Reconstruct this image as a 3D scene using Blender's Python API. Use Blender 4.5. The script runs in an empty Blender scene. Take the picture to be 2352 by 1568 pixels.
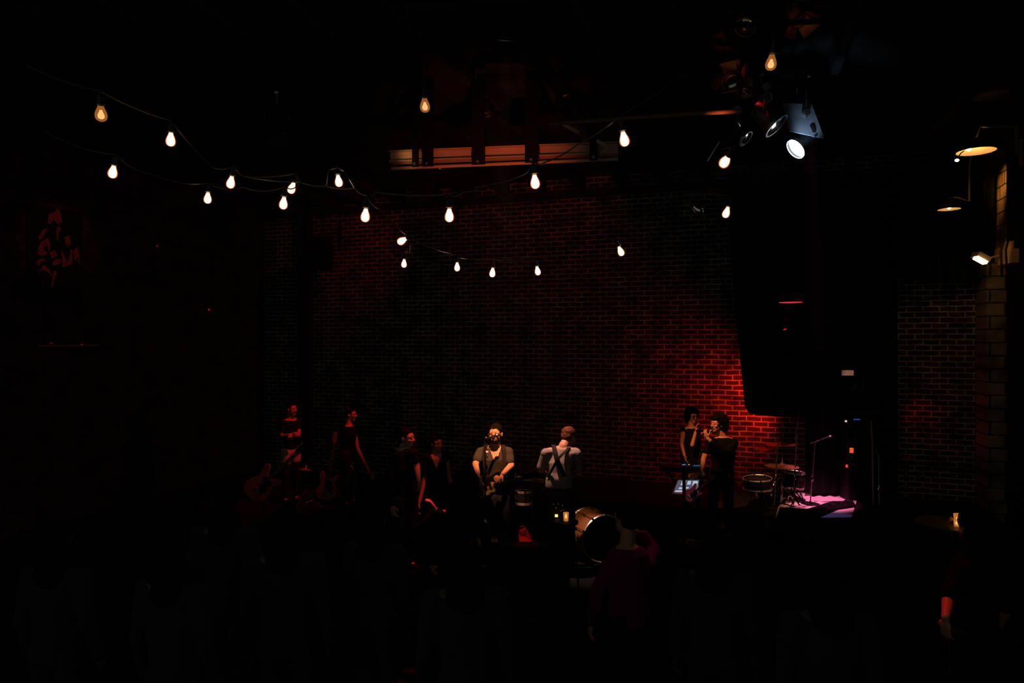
import bpy, math, random
from mathutils import Vector, Matrix, noise
random.seed(7)
PI = math.pi
W_, H_, F_ = 2352, 1568, 1568.0
CAM = Vector((0, 0, 2.8))
YAW = math.radians(18.5)
FW = Vector((-math.sin(YAW), math.cos(YAW), 0)); RT = Vector((math.cos(YAW), math.sin(YAW), 0)); UP = Vector((0, 0, 1))
sc = bpy.context.scene
C = sc.collection

# ---------------------------------------------------------------- camera
cd = bpy.data.cameras.new('camera'); co = bpy.data.objects.new('camera', cd); C.objects.link(co)
cd.sensor_width = 36; cd.lens = 24; cd.clip_start = .05
co.location = CAM; co.rotation_euler = (PI / 2, 0, YAW)
sc.camera = co
sc.view_settings.view_transform = 'Standard'; sc.view_settings.look = 'None'
sc.view_settings.exposure = 0; sc.view_settings.gamma = 1; sc.view_settings.use_curve_mapping = False
# ---------------------------------------------------------------- world: dim even fill added to lift the blacks, entering behind the camera
w = bpy.data.worlds.new('world'); sc.world = w; w.use_nodes = True
w.node_tree.nodes['Background'].inputs[0].default_value = (.80, 1.0, .90, 1)
w.node_tree.nodes['Background'].inputs[1].default_value = .06


def ray(px, py):
    return FW + RT * ((px - W_ / 2) / F_) - UP * ((py - H_ / 2) / F_)
def P(px, py, d): return CAM + ray(px, py) * d
def onX(px, py, x): r = ray(px, py); return CAM + r * (x / r.x)
def onY(px, py, y): r = ray(px, py); return CAM + r * (y / r.y)
def onZ(px, py, z): r = ray(px, py); return CAM + r * ((z - CAM.z) / r.z)

def spot(name, pos, target, power, color, angle=40, blend=.5, size=.06):
    l = bpy.data.lights.new(name, 'SPOT'); l.energy = power; l.color = color
    l.spot_size = math.radians(angle); l.spot_blend = blend; l.shadow_soft_size = size
    o = bpy.data.objects.new(name, l); C.objects.link(o); o.location = Vector(pos) + (Vector(target) - Vector(pos)).normalized() * .07
    o.rotation_euler = (Vector(target) - Vector(pos)).to_track_quat('-Z', 'Y').to_euler()
    return o
def bulb_light(name, pos, power, color, size=.04):
    l = bpy.data.lights.new(name, 'POINT'); l.energy = power; l.color = color; l.shadow_soft_size = size
    o = bpy.data.objects.new(name, l); C.objects.link(o); o.location = pos
    return o

# ---- stage lighting (most lamps have fixtures further down; the accent fills are added without)
KEY = P(1165, 92, 6.0); KEY_T = P(1138, 1040, 8.3)
KEY2 = P(1120, 263, 7.95); KEY2_T = P(1286, 1012, 8.2)
SIDE = P(1300, 215, 7.4); SIDE_T = P(1628, 1000, 9.9)
REDL = P(1100, 265, 8.0); REDL_T = P(956, 1030, 8.4)
REDF = P(1010, 385, 10.4); REDF_T = P(705, 1040, 11.8)
PINK = P(1858, 250, 7.9); PINK_T = P(1886, 1152, 10.75)
BLUE = P(1829, 341, 6.6); _v = (BLUE - CAM).normalized(); _r = _v.cross(UP).normalized(); _u = _r.cross(_v)
BLUE_T = BLUE - _v * .56 - _r * .66 - _u * .5
spot('key_spot', KEY, KEY_T, 2800, (1, .38, .18), 11, .8)
spot('key_back_spot', KEY2, KEY2_T, 1350, (1, .54, .38), 14, 1)
spot('side_spot', SIDE, SIDE_T, 1150, (1, .34, .12), 13, .8)
spot('red_spot', REDL, REDL_T, 750, (1, .07, .03), 10, 1)
spot('drum_brown_fill', KEY2, P(1328, 1178, 8.85), 210, (1, .50, .2), 6, .8)  # added fill for the brown shell, sharing the back key lamp's place
spot('drum_warm_fill', SIDE, P(1775, 1085, 10.6), 900, (1, .40, .2), 8, .7)  # extra warm fill put in for the drums, no lamp of its own
spot('gear_pink_fill', P(1480, 262, 8.0), P(1588, 1125, 9.3), 420, (1, .3, .35), 6, .8)  # unseen pink fill, added to bring up the guitar under the screen
spot('red_far_spot', REDF, REDF_T, 520, (1, .03, .05), 24, .7)
spot('pink_spot', PINK, PINK_T, 3000, (1, .20, .42), 12, .7)
spot('violet_spot', P(1960, 300, 7.9), P(1915, 1180, 9.95), 110, (.35, .28, 1), 6, .4)
spot('blue_spot', BLUE, BLUE_T, 30, (.30, .6, 1), 75, .8)
spot('beam_fill', P(1120, 620, 5.0), P(1130, 400, 7.3), 150, (1, .14, .05), 46, 1)  # added light with no fixture, only to redden the steel beam
spot('wall_wash', onY(1790, 915, 12.12), onY(1640, 940, 12.58), 62, (1, .03, .012), 150, .8, .1)
spot('brick_red_spot', P(850, 425, 11.3), onY(790, 570, 12.6), 22, (1, .05, .04), 60, 1)
spot('mid_brick_fill', P(1270, 452, 10.2), onY(1260, 560, 12.6), 7, (1, .06, .04), 80, 1)  # added red tinge for the middle bricks, no lamp there
spot('mural_red_spot', P(520, 420, 9.0), onX(135, 560, -10), 26, (1, .06, .10), 24, .5)
spot('crowd_red_spot', P(1700, 120, 6.6), P(2172, 1415, 4.4), 420, (1, .03, .03), 9, .6)
spot('crowd_pink_spot', P(1760, 130, 6.5), P(1470, 1300, 4.9), 90, (1, .08, .30), 7, .6)
spot('right_brick_fill', P(2072, 950, 10.85), onY(2190, 960, 12.6), .55, (1, .03, .03), 150, .9)  # unseen source placed low to tint the right bricks
spot('ceiling_red_spot', P(1150, 420, 6.0), P(1150, 160, 6.9), 1, (1, .05, .05), 60, .8)
spot('cinder_spot', P(2245, 335, 10.1), onX(2303, 430, 3.8), 45, (1, .42, .08), 40, 1)
spot('rig_orange_fill', P(1620, 440, 5.6), P(1655, 259, 6.25), 110, (1, .2, .05), 12, .9)  # added fill for the orange stretch of rig pipe, no fixture
spot('beam_left_fill', P(960, 540, 5.2), P(942, 357, 7.5), 150, (1, .48, .16), 6, .9)  # extra unseen fill that warms the beam's left end
spot('hand_red_fill', REDL, P(990, 1162, 6.2), 1100, (1, .06, .025), 5, .9)  # narrow fill added to light the raised hand alone
spot('bag_red_fill', REDL, P(1206, 1230, 7.15), 260, (1, .05, .03), 4, .9)  # narrow fill added for the bag, no lamp of its own
spot('flap_fill', P(1771, 190, 5.5), P(1838, 48, 6.2), 9, (1, .28, .08), 16, .8)  # unseen fill put in so the right flap shows orange
spot('flap_left_fill', P(1771, 190, 5.5), P(1712, 64, 6.2), 9, (1, .32, .06), 10, .8)  # likewise added for the left lamp's edge, no fixture
spot('guitar_red_fill', REDF, P(603, 1112, 10.6), 420, (1, .02, .04), 7, .9)  # added fill on the red guitar, sharing the far red lamp's place
spot('snare_fill', P(1735, 330, 8.2), P(1740, 1102, 10.5), 900, (1, .42, .22), 5, .9)  # unseen fill added for the snare rim


# ---------------------------------------------------------------- materials
def new_mat(name):
    m = bpy.data.materials.new(name); m.use_nodes = True
    return m, m.node_tree, m.node_tree.nodes['Principled BSDF']
def mat(name, col, rough=.6, metal=0, var=.12, scale=8, bump=0, spec=.5, emit=None, estr=0):
    m, nt, b = new_mat(name)
    tc = nt.nodes.new('ShaderNodeTexCoord'); n = nt.nodes.new('ShaderNodeTexNoise'); n.inputs['Scale'].default_value = scale
    nt.links.new(tc.outputs['Object'], n.inputs['Vector'])
    mx = nt.nodes.new('ShaderNodeMix'); mx.data_type = 'RGBA'
    mx.inputs[6].default_value = (*[c * (1 - var) for c in col], 1); mx.inputs[7].default_value = (*[min(1, c * (1 + var)) for c in col], 1)
    nt.links.new(n.outputs['Fac'], mx.inputs[0]); nt.links.new(mx.outputs[2], b.inputs['Base Color'])
    b.inputs['Roughness'].default_value = rough; b.inputs['Metallic'].default_value = metal
    b.inputs['Specular IOR Level'].default_value = spec
    if bump:
        bp = nt.nodes.new('ShaderNodeBump'); bp.inputs['Strength'].default_value = bump; bp.inputs['Distance'].default_value = .02
        nt.links.new(n.outputs['Fac'], bp.inputs['Height']); nt.links.new(bp.outputs['Normal'], b.inputs['Normal'])
    if emit:
        b.inputs['Emission Color'].default_value = (*emit, 1); b.inputs['Emission Strength'].default_value = estr
    return m
def emis(name, col, s):
    m = bpy.data.materials.new(name); m.use_nodes = True; nt = m.node_tree
    for n in list(nt.nodes): nt.nodes.remove(n)
    e = nt.nodes.new('ShaderNodeEmission'); o = nt.nodes.new('ShaderNodeOutputMaterial')
    e.inputs[0].default_value = (*col, 1); e.inputs[1].default_value = s
    nt.links.new(e.outputs[0], o.inputs[0]); return m
def brick_mat(name, axis, bw, bh, c1, c2, mort, msize=.012, bump=.6):
    m, nt, b = new_mat(name); L = nt.links.new
    tc = nt.nodes.new('ShaderNodeTexCoord'); sp = nt.nodes.new('ShaderNodeSeparateXYZ'); cb = nt.nodes.new('ShaderNodeCombineXYZ')
    L(tc.outputs['Object'], sp.inputs[0]); L(sp.outputs[axis], cb.inputs[0]); L(sp.outputs[2], cb.inputs[1])
    nz = nt.nodes.new('ShaderNodeTexNoise'); nz.inputs['Scale'].default_value = 5; L(cb.outputs[0], nz.inputs['Vector'])
    ma = nt.nodes.new('ShaderNodeVectorMath'); ma.operation = 'MULTIPLY_ADD'; ma.inputs[1].default_value = (.03, .03, 0)
    L(nz.outputs['Color'], ma.inputs[0]); L(cb.outputs[0], ma.inputs[2])
    br = nt.nodes.new('ShaderNodeTexBrick'); L(ma.outputs[0], br.inputs['Vector'])
    br.inputs['Scale'].default_value = 1; br.inputs['Brick Width'].default_value = bw; br.inputs['Row Height'].default_value = bh
    br.inputs['Mortar Size'].default_value = msize; br.inputs['Mortar Smooth'].default_value = .25; br.inputs['Bias'].default_value = 0
    br.inputs['Color1'].default_value = (*c1, 1); br.inputs['Color2'].default_value = (*c2, 1); br.inputs['Mortar'].default_value = (*mort, 1)
    n2 = nt.nodes.new('ShaderNodeTexNoise'); n2.inputs['Scale'].default_value = 3.2; n2.inputs['Detail'].default_value = 5; L(cb.outputs[0], n2.inputs['Vector'])
    rmp = nt.nodes.new('ShaderNodeMapRange'); rmp.inputs[1].default_value = .35; rmp.inputs[2].default_value = .65; rmp.inputs[3].default_value = .35; rmp.inputs[4].default_value = 1.3
    L(n2.outputs['Fac'], rmp.inputs[0])
    mx = nt.nodes.new('ShaderNodeMix'); mx.data_type = 'RGBA'; mx.blend_type = 'MULTIPLY'; mx.inputs[0].default_value = 1
    L(br.outputs['Color'], mx.inputs[6]); L(rmp.outputs[0], mx.inputs[7]); L(mx.outputs[2], b.inputs['Base Color'])
    bp = nt.nodes.new('ShaderNodeBump'); bp.inputs['Strength'].default_value = bump; bp.inputs['Distance'].default_value = .01; bp.invert = True
    L(br.outputs['Fac'], bp.inputs['Height']); L(bp.outputs['Normal'], b.inputs['Normal'])
    b.inputs['Roughness'].default_value = .85; b.inputs['Specular IOR Level'].default_value = .2
    return m

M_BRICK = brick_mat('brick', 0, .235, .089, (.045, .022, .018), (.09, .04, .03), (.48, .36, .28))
M_BRICKS = brick_mat('brick_side', 1, .235, .089, (.035, .024, .02), (.06, .03, .024), (.08, .05, .04))  # mortar darkened, as this wall stands unlit
M_BLOCK = brick_mat('cinder_block', 1, .4, .2, (.30, .22, .13), (.36, .25, .15), (.05, .04, .03), .014)
M_BLOCKX = brick_mat('cinder_block_face', 0, .4, .2, (.30, .22, .13), (.36, .25, .15), (.05, .04, .03), .014)
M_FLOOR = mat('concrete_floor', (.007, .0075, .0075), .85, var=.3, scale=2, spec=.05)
M_POOL = mat('stage_floor', (.70, .62, .64), .6, var=.15, scale=5, spec=.15)  # pale floor tone, used only where the pink light pool lies
M_STAGED = mat('stage_side', (.012, .012, .013), .7, spec=.1)
M_CEIL = mat('black_timber', (.03, .034, .032), .9, var=.2, scale=6, spec=.15)
M_BLACK = mat('black_paint', (.012, .012, .012), .7, spec=.12)
M_GLOSS = mat('black_gloss', (.012, .012, .013), .25)
M_CLOTH = mat('black_cloth', (.008, .008, .008), .95, spec=.02)
M_STEEL = mat('chrome', (.75, .75, .75), .18, 1, var=.03)
M_HOOP = mat('satin_chrome', (.8, .75, .7), .4, .85)
M_DULL = mat('dull_metal', (.35, .33, .31), .38, 1)
M_BEAM = mat('painted_steel', (.42, .30, .22), .6, var=.2, scale=3)
M_RUBBER = mat('black_rubber', (.02, .02, .02), .45, spec=.4)
M_SKIN = mat('skin', (.55, .25, .15), .5, var=.06, scale=12, spec=.35)
M_SKIN2 = mat('skin_tan', (.46, .19, .11), .5, var=.06, scale=12, spec=.35)
M_SKIN3 = mat('skin_unlit', (.09, .045, .03), .6)  # skin darkened so the crowd's necks and hands stay in shade
M_HAIR = mat('dark_hair', (.007, .005, .004), .8, var=.4, scale=60, bump=.4, spec=.02)
M_HAIRB = mat('brown_hair', (.12, .035, .012), .6, var=.4, scale=60, bump=.4, spec=.12)
M_EYE = mat('eye', (.03, .02, .02), .2)
M_LIP = mat('lips', (.42, .12, .09), .5)
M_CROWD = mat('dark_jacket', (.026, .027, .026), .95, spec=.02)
M_TBLK = mat('black_shirt', (.006, .006, .007), .9, spec=.05)
M_TOLV = mat('olive_shirt', (.046, .040, .032), .9, spec=.05, var=.25, scale=10)
M_TGRY = mat('grey_shirt', (.30, .215, .195), .9, spec=.05)
M_TMAR = mat('maroon_shirt', (.13, .015, .05), .9, spec=.05)
M_JEAN = mat('dark_jeans', (.014, .015, .02), .9, spec=.05)
M_PALE = mat('pale_shorts', (.45, .30, .26), .85)
M_STRAP = mat('strap', (.018, .013, .012), .7, spec=.1)
M_AMBER = mat('amber_wood', (.62, .36, .08), .35)
M_REDG = mat('red_lacquer', (.40, .05, .04), .4)
M_WINE = mat('wine_lacquer', (.20, .05, .07), .4)
M_ROSE = mat('rosewood', (.05, .03, .02), .5)
M_SHELL = mat('maple_shell', (.32, .13, .045), .5)
M_BRASS = mat('cymbal_bronze', (.50, .27, .10), .42, .75)
M_WHITE = mat('white_card', (.80, .66, .58), .7)
M_RED = mat('red_fabric', (.65, .04, .03), .85)
M_WOOD = mat('dark_wood', (.05, .03, .02), .5)
M_INNER = mat('shade_inside', (.8, .65, .45), .5)
M_CABLE = mat('cable_rubber', (.07, .06, .05), .35, spec=.6)
M_GLASSC = emis('bulb_core', (1, .62, .30), 8)
M_GLASSD = emis('bulb_core_dim', (1, .55, .22), 2.2)
M_LENS = emis('lamp_lens', (.80, .92, 1), 9)
M_WARM = emis('warm_lamp', (1, .62, .25), 16)
M_LEDR = emis('red_led', (1, .05, .04), 1.0)
M_LEDO = emis('orange_led', (1, .10, .02), .9)
M_LEDW = emis('white_led', (1, .6, .6), .9)
M_LEDB = emis('blue_led', (.05, .25, 1), .7)
M_FLAME = emis('candle_flame', (1, .55, .16), 5)

def shell_mat(name, col, s, fac):
    m = bpy.data.materials.new(name); m.use_nodes = True; nt = m.node_tree
    for n in list(nt.nodes): nt.nodes.remove(n)
    e = nt.nodes.new('ShaderNodeEmission'); t = nt.nodes.new('ShaderNodeBsdfTransparent'); x = nt.nodes.new('ShaderNodeMixShader'); o = nt.nodes.new('ShaderNodeOutputMaterial')
    e.inputs[0].default_value = (*col, 1); e.inputs[1].default_value = s; x.inputs[0].default_value = fac
    nt.links.new(t.outputs[0], x.inputs[1]); nt.links.new(e.outputs[0], x.inputs[2]); nt.links.new(x.outputs[0], o.inputs[0]); return m
M_AGLASS = shell_mat('amber_lit_glass', (1, .20, .03), .9, .45)
M_AGLASSD = shell_mat('amber_dim_glass', (1, .34, .07), .35, .6)
M_TUMBLER = shell_mat('amber_tumbler', (1, .32, .05), .5, .6)

# ---------------------------------------------------------------- mesh helpers
class MB:
    def __init__(s): s.v = []; s.f = []
    def add(s, vs, fs):
        n = len(s.v); s.v += [Vector(v) for v in vs]; s.f += [[i + n for i in f] for f in fs]
    def box(s, lo, hi):
        x0, y0, z0 = lo; x1, y1, z1 = hi
        s.add([(x0, y0, z0), (x1, y0, z0), (x1, y1, z0), (x0, y1, z0), (x0, y0, z1), (x1, y0, z1), (x1, y1, z1), (x0, y1, z1)],
              [[0, 3, 2, 1], [4, 5, 6, 7], [0, 1, 5, 4], [1, 2, 6, 5], [2, 3, 7, 6], [3, 0, 4, 7]])
    def obox(s, c, ax, ay, az):
        c = Vector(c); ps = [c + ax * i + ay * j + az * k for k in (-1, 1) for i, j in ((-1, -1), (1, -1), (1, 1), (-1, 1))]
        s.add(ps, [[0, 3, 2, 1], [4, 5, 6, 7], [0, 1, 5, 4], [1, 2, 6, 5], [2, 3, 7, 6], [3, 0, 4, 7]])
    def rings(s, rs, close=True):
        n = len(rs[0]); vs = [v for r in rs for v in r]; fs = []
        for i in range(len(rs) - 1):
            for j in range(n): fs.append([i * n + j, i * n + (j + 1) % n, (i + 1) * n + (j + 1) % n, (i + 1) * n + j])
        if close:
            fs.append(list(range(n))[::-1]); fs.append([(len(rs) - 1) * n + j for j in range(n)])
        s.add(vs, fs)
    def cap(s, a, ra, b, rb, n=12):
        a = Vector(a); b = Vector(b); d = b - a; L = d.length
        d = d / L if L > 1e-6 else Vector((0, 0, 1))
        u = d.orthogonal().normalized(); v = d.cross(u)
        rs = []
        def ring(c, r): return [c + (u * math.cos(2 * PI * k / n) + v * math.sin(2 * PI * k / n)) * r for k in range(n)]
        for t in (80, 55, 28, 0): t = math.radians(t); rs.append(ring(a - d * ra * math.sin(t), ra * math.cos(t)))
        for t in (0, 28, 55, 80): t = math.radians(t); rs.append(ring(b + d * rb * math.sin(t), rb * math.cos(t)))
        s.rings(rs)
    def tube(s, pts, r, n=8):
        pts = [Vector(p) for p in pts]; rs = []; u = None
        for i, p in enumerate(pts):
            d = (pts[min(i + 1, len(pts) - 1)] - pts[max(i - 1, 0)]).normalized()
            u = d.orthogonal().normalized() if u is None else (u - d * u.dot(d)).normalized()
            v = d.cross(u); rr = r[i] if isinstance(r, (list, tuple)) else r
            rs.append([p + (u * math.cos(2 * PI * k / n) + v * math.sin(2 * PI * k / n)) * rr for k in range(n)])
        s.rings(rs)
    def ell(s, c, ax, ay, az, n=18, m=10):
        c = Vector(c); rs = []
        for i in range(m + 1):
            t = PI * (i + .12) / (m + .24); rs.append([c + az * -math.cos(t) + (ax * math.cos(2 * PI * k / n) + ay * math.sin(2 * PI * k / n)) * math.sin(t) for k in range(n)])
        s.rings(rs)
    def lathe(s, prof, c=(0, 0, 0), axis=(0, 0, 1), n=24, close=True):
        c = Vector(c); d = Vector(axis).normalized(); u = d.orthogonal().normalized(); v = d.cross(u)
        s.rings([[c + d * h + (u * math.cos(2 * PI * k / n) + v * math.sin(2 * PI * k / n)) * max(r, 1e-4) for k in range(n)] for r, h in prof], close)
    def loft(s, secs, R, Fv, n=20):
        rs = []
        for c, rx, ry in secs:
            rs.append([Vector(c) + R * math.cos(2 * PI * k / n) * rx + Fv * math.sin(2 * PI * k / n) * ry for k in range(n)])
        s.rings(rs)
    def slab(s, poly, X, Y, N, o, th):
        o = Vector(o); a = [o + X * p[0] + Y * p[1] for p in poly]; b = [q + N * th for q in a]; n = len(poly)
        s.add(a + b, [list(range(n))[::-1], [n + i for i in range(n)]] + [[i, (i + 1) % n, n + (i + 1) % n, n + i] for i in range(n)])
    def band(s, pts, wdir, w, th):
        pts = [Vector(p) for p in pts]; rs = []
        for i, p in enumerate(pts):
            d = (pts[min(i + 1, len(pts) - 1)] - pts[max(i - 1, 0)]).normalized()
            wd = (wdir - d * wdir.dot(d)).normalized(); nn = d.cross(wd)
            rs.append([p + wd * w / 2 + nn * th / 2, p - wd * w / 2 + nn * th / 2, p - wd * w / 2 - nn * th / 2, p + wd * w / 2 - nn * th / 2])
        s.rings(rs)
    def mesh(s, name):
        me = bpy.data.meshes.new(name); me.from_pydata([tuple(v) for v in s.v], [], s.f); me.update(); return me

def thing(name, label, cat, loc=(0, 0, 0), group=None):
    o = bpy.data.objects.new(name, None); C.objects.link(o); o.empty_display_size = .1; o.location = loc
    o['label'] = label; o['category'] = cat
    if group: o['group'] = group
    return o
def put(name, me, m, parent=None, smooth=True, label=None, local=False):
    o = bpy.data.objects.new(name, me); C.objects.link(o)
    me.materials.clear(); me.materials.append(m)
    if smooth:
        me.polygons.foreach_set('use_smooth', [True] * len(me.polygons))
        try: me.set_sharp_from_angle(angle=math.radians(38))
        except Exception: pass
    if parent:
        o.parent = parent
        if not local:
            q = parent
            loc = Vector((0, 0, 0))
            while q: loc += Vector(q.location); q = q.parent
            # parents that are meshes sit at the origin of the thing's frame
            root = parent
            while root.parent: root = root.parent
            if parent is root: o.matrix_parent_inverse = Matrix.Translation(-Vector(root.location))
            else: o.matrix_parent_inverse = Matrix.Identity(4)
    if label: o['label'] = label
    return o
def mk(name, mb, m, parent=None, **k): return put(name, mb.mesh(name), m, parent, **k)
def tag(o, label, cat, group=None):
    o['label'] = label; o['category'] = cat
    if group: o['group'] = group
    return o
def struct(name, mb, m, smooth=False):
    o = mk(name, mb, m, smooth=smooth); o['kind'] = 'structure'; return o
def remesh(mb, vox, smooth=3, amp=0, freq=8, keep=None, stretch=(1, 1, 1)):
    me = mb.mesh('tmp'); o = bpy.data.objects.new('tmp', me); C.objects.link(o)
    r = o.modifiers.new('r', 'REMESH'); r.mode = 'VOXEL'; r.voxel_size = vox
    if smooth: q = o.modifiers.new('s', 'SMOOTH'); q.factor = .5; q.iterations = smooth
    dg = bpy.context.evaluated_depsgraph_get(); dg.update()
    out = bpy.data.meshes.new_from_object(o.evaluated_get(dg)); C.objects.unlink(o); bpy.data.objects.remove(o); bpy.data.meshes.remove(me)
    if amp:
        ns = [v.normal.copy() for v in out.vertices]
        for v, nn in zip(out.vertices, ns):
            q = Vector((v.co.x * stretch[0], v.co.y * stretch[1], v.co.z * stretch[2])) * freq
            v.co += nn * amp * (noise.noise(q) + .5 * noise.noise(q * 2.1))
    if keep:
        import bmesh
        bm = bmesh.new(); bm.from_mesh(out)
        bmesh.ops.delete(bm, geom=[f for f in bm.faces if not keep(f.calc_center_median())], context='FACES')
        bm.to_mesh(out); bm.free()
    return out

# ---------------------------------------------------------------- room
YB, XR, XL, ZC = 12.6, 3.8, -10.0, 5.9
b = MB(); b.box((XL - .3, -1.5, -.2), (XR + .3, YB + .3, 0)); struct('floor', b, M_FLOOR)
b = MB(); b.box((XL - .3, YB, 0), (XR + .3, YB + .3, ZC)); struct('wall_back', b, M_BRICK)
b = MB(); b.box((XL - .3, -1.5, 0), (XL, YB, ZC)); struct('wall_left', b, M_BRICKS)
b = MB(); b.box((XR, -1.5, 0), (XR + .3, YB, ZC)); struct('wall_right', b, M_BLOCK)
b = MB(); b.box((XL - .3, 1.2, ZC), (XR + .3, YB + .3, ZC + .2))
x = XL + .4
while x < XR: b.box((x, 1.2, ZC - .28), (x + .09, YB, ZC)); x += .75
struct('ceiling', b, M_CEIL)
# dark timber along the top of the back wall, brick cornice on the left wall
b = MB(); b.box((XL, YB - .22, 5.5), (XR, YB, ZC - .28)); struct('trim_1', b, M_CEIL)
b = MB()
for k, z in enumerate((5.02, 5.14, 5.26)): b.box((XL, 5.0, z), (XL + .06 + .03 * k, 9.6, z + .09))
struct('trim_2', b, M_BRICKS)
# cinder-block pilaster in the right corner and a pale brick strip on the back wall
b = MB(); b.box((XR - .26, YB - .5, 0), (XR, YB, 4.0)); struct('pillar_right', b, M_BLOCKX)
q0 = onY(925, 800, YB); q1 = onY(955, 800, YB)
b = MB(); b.box((q0.x, YB - .12, .3), (q1.x, YB, 2.35)); struct('pilaster_back', b, M_BRICK)
q0 = onY(700, 500, YB); q1 = onY(720, 500, YB)
b = MB(); b.box((q0.x, YB - .25, .0), (q1.x, YB, 5.5)); struct('trim_3', b, M_CEIL)
# stage
ZS = .26; YF = 10.7
b = MB(); b.box((-5.2, YF, 0), (XR - .3, YB - .02, ZS - .03)); st = struct('stage_base', b, M_STAGED)
b = MB(); b.box((-5.2, YF - .03, ZS - .03), (XR - .3, YB - .02, ZS)); struct('stage_floor', b, M_STAGED)
r0, r1 = onZ(1786, 1150, ZS).x, onZ(1985, 1150, ZS).x
b = MB(); q = [onZ(1780, 1190, ZS), onZ(1956, 1188, ZS), onZ(1973, 1134, ZS), onZ(1800, 1131, ZS)]; b.add(q + [v + UP * .008 for v in q], [[3, 2, 1, 0], [4, 5, 6, 7], [0, 1, 5, 4], [1, 2, 6, 5], [2, 3, 7, 6], [3, 0, 4, 7]]); tag(mk('light_pool_patch', b, M_POOL, smooth=False), 'pale patch added where pink light pools at the right of the stage', 'light_patch')  # pale sheet cut to the outline of the pink light pool

# steel beam hung below the ceiling
def beam_pts(px0, py0, px1, py1, d0, d1): return P(px0, py0, d0), P(px1, py1, d1)
A, B = beam_pts(898, 362, 1420, 342, 7.53, 7.1)
d = (B - A).normalized(); n_ = d.cross(UP).normalized()
b = MB(); mid = (A + B) / 2; hl = (B - A).length / 2
b.obox(mid + UP * .0, d * hl, n_ * .02, UP * .055)
b.obox(mid + UP * .055, d * hl, n_ * .07, UP * .006); b.obox(mid - UP * .055, d * hl, n_ * .07, UP * .006)
struct('trim_4', b, M_BEAM)
b = MB(); b.tube([A - UP * .115 - n_ * .02, B - UP * .10 - n_ * .02], .018, 10)
tag(mk('conduit', b, M_BEAM), 'long reddish metal conduit running just under the ceiling beam', 'pipe')
for i, (t, wd) in enumerate([(.13, .035), (.185, .06), (.41, .07), (.64, .07), (.90, .04)]):
    c = A.lerp(B, t) + n_ * .12
    h = thing('beam_hanger', ['leftmost slim black hanger strap over the lit ceiling beam', 'black hanger just right of the leftmost slim strap on the beam', 'black hanger crossing the middle of the lit ceiling beam', 'black hanger on the beam right above the largest glowing bulb', 'rightmost slim black hanger at the end of the ceiling beam'][i], 'hanger', c, 'hangers on the ceiling beam')
    b = MB(); b.obox(c + UP * ((ZC - .28 - c.z) / 2 - .06), d * wd, n_ * .012, UP * ((ZC - .28 - c.z) / 2 + .08)); mk('strap', b, M_CLOTH, h, smooth=False)
    b = MB(); b.tube([c - UP * .12 - n_ * .03, c - UP * .12 + n_ * .05], .016); mk('bolt', b, M_DULL, h)

# black drapes behind the drums
def drape(name, label, poly, dd, mtl, fold=.05):
    # poly in picture units at the depth of the cloth; folds give it real depth
    t = MB(); lo = min(p[0] for p in poly); hi = max(p[0] for p in poly); N = 60
    ys0, ys1 = [], []
    for i in range(N + 1):
        x = lo + (hi - lo) * i / N; yy = []
        for j in range(len(poly)):
            (xa, ya), (xb, yb) = poly[j], poly[(j + 1) % len(poly)]
            if (xa - x) * (xb - x) <= 0 and xa != xb: yy.append(ya + (yb - ya) * (x - xa) / (xb - xa))
        ys0.append(min(yy)); ys1.append(max(yy))
    fr, bk = [], []
    K = 10
    for i in range(N + 1):
        x = lo + (hi - lo) * i / N
        for k in range(K + 1):
            y = ys0[i] + (ys1[i] - ys0[i]) * k / K
            off = fold * math.sin(i * .9) * (.4 + .6 * k / K)
            pnt = P(x, y, dd + off); fr.append(pnt); bk.append(pnt + FW * .02)
    n = len(fr); fs = []
    for i in range(N):
        for k in range(K):
            a = i * (K + 1) + k; q = [a, a + K + 1, a + K + 2, a + 1]; fs.append(q); fs.append([n + z for z in q[::-1]])
    for i in range(N):
        for k in (0, K): a = i * (K + 1) + k; fs.append([a, a + K + 1, n + a + K + 1, n + a])
    for k in range(K):
        for i in (0, N): a = i * (K + 1) + k; fs.append([a, a + 1, n + a + 1, n + a])
    t.add(fr + bk, fs)
    return tag(mk(name, t, mtl), label, 'curtain')
drape('stage_drape', 'black hanging backdrop with rounded lower corner beside the glowing red bricks', [(1672, 395), (1680, 600), (1698, 790), (1712, 935), (1722, 950), (1740, 953), (1856, 960), (1856, 395)], 11.0, M_CLOTH)
drape('stage_curtain', 'long black curtain behind the guitar cabinets at the back of the stage', [(1850, 395), (1850, 1133), (2062, 1133), (2062, 395)], 11.15, M_CLOTH)

drape('side_curtain', 'short black curtain hanging before the upper part of the right bricks', [(2058, 380), (2058, 640), (2284, 655), (2284, 330)], 10.6, M_CLOTH)
# ---------------------------------------------------------------- string lights
def bulb_meshes():
    prof = [(.012, 0), (.014, -.010), (.018, -.022), (.026, -.040), (.030, -.056), (.029, -.070), (.023, -.082), (.012, -.089), (.001, -.091)]
    g = MB(); g.lathe(prof, n=20); c = MB(); c.lathe([(r * .80, h * .93 - .003) for r, h in prof], n=16)
    s = MB(); s.lathe([(.006, .052), (.016, .048), (.017, .02), (.019, .016), (.019, -.004), (.014, -.008)], n=16)
    s.tube([(0, 0, .048), (.004, 0, .068)], .006)
    r = MB(); r.lathe([(.0192, .004), (.0215, .003), (.0215, -.003), (.0192, -.004)], n=16, close=True)
    return g, c, s, r
g, c_, s_, r_ = bulb_meshes()
BM = {'g': g.mesh('glass'), 'c': c_.mesh('filament'), 's': s_.mesh('socket'), 'r': r_.mesh('collar')}
BMD = {'g': g.mesh('glass'), 'c': c_.mesh('filament')}
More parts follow.
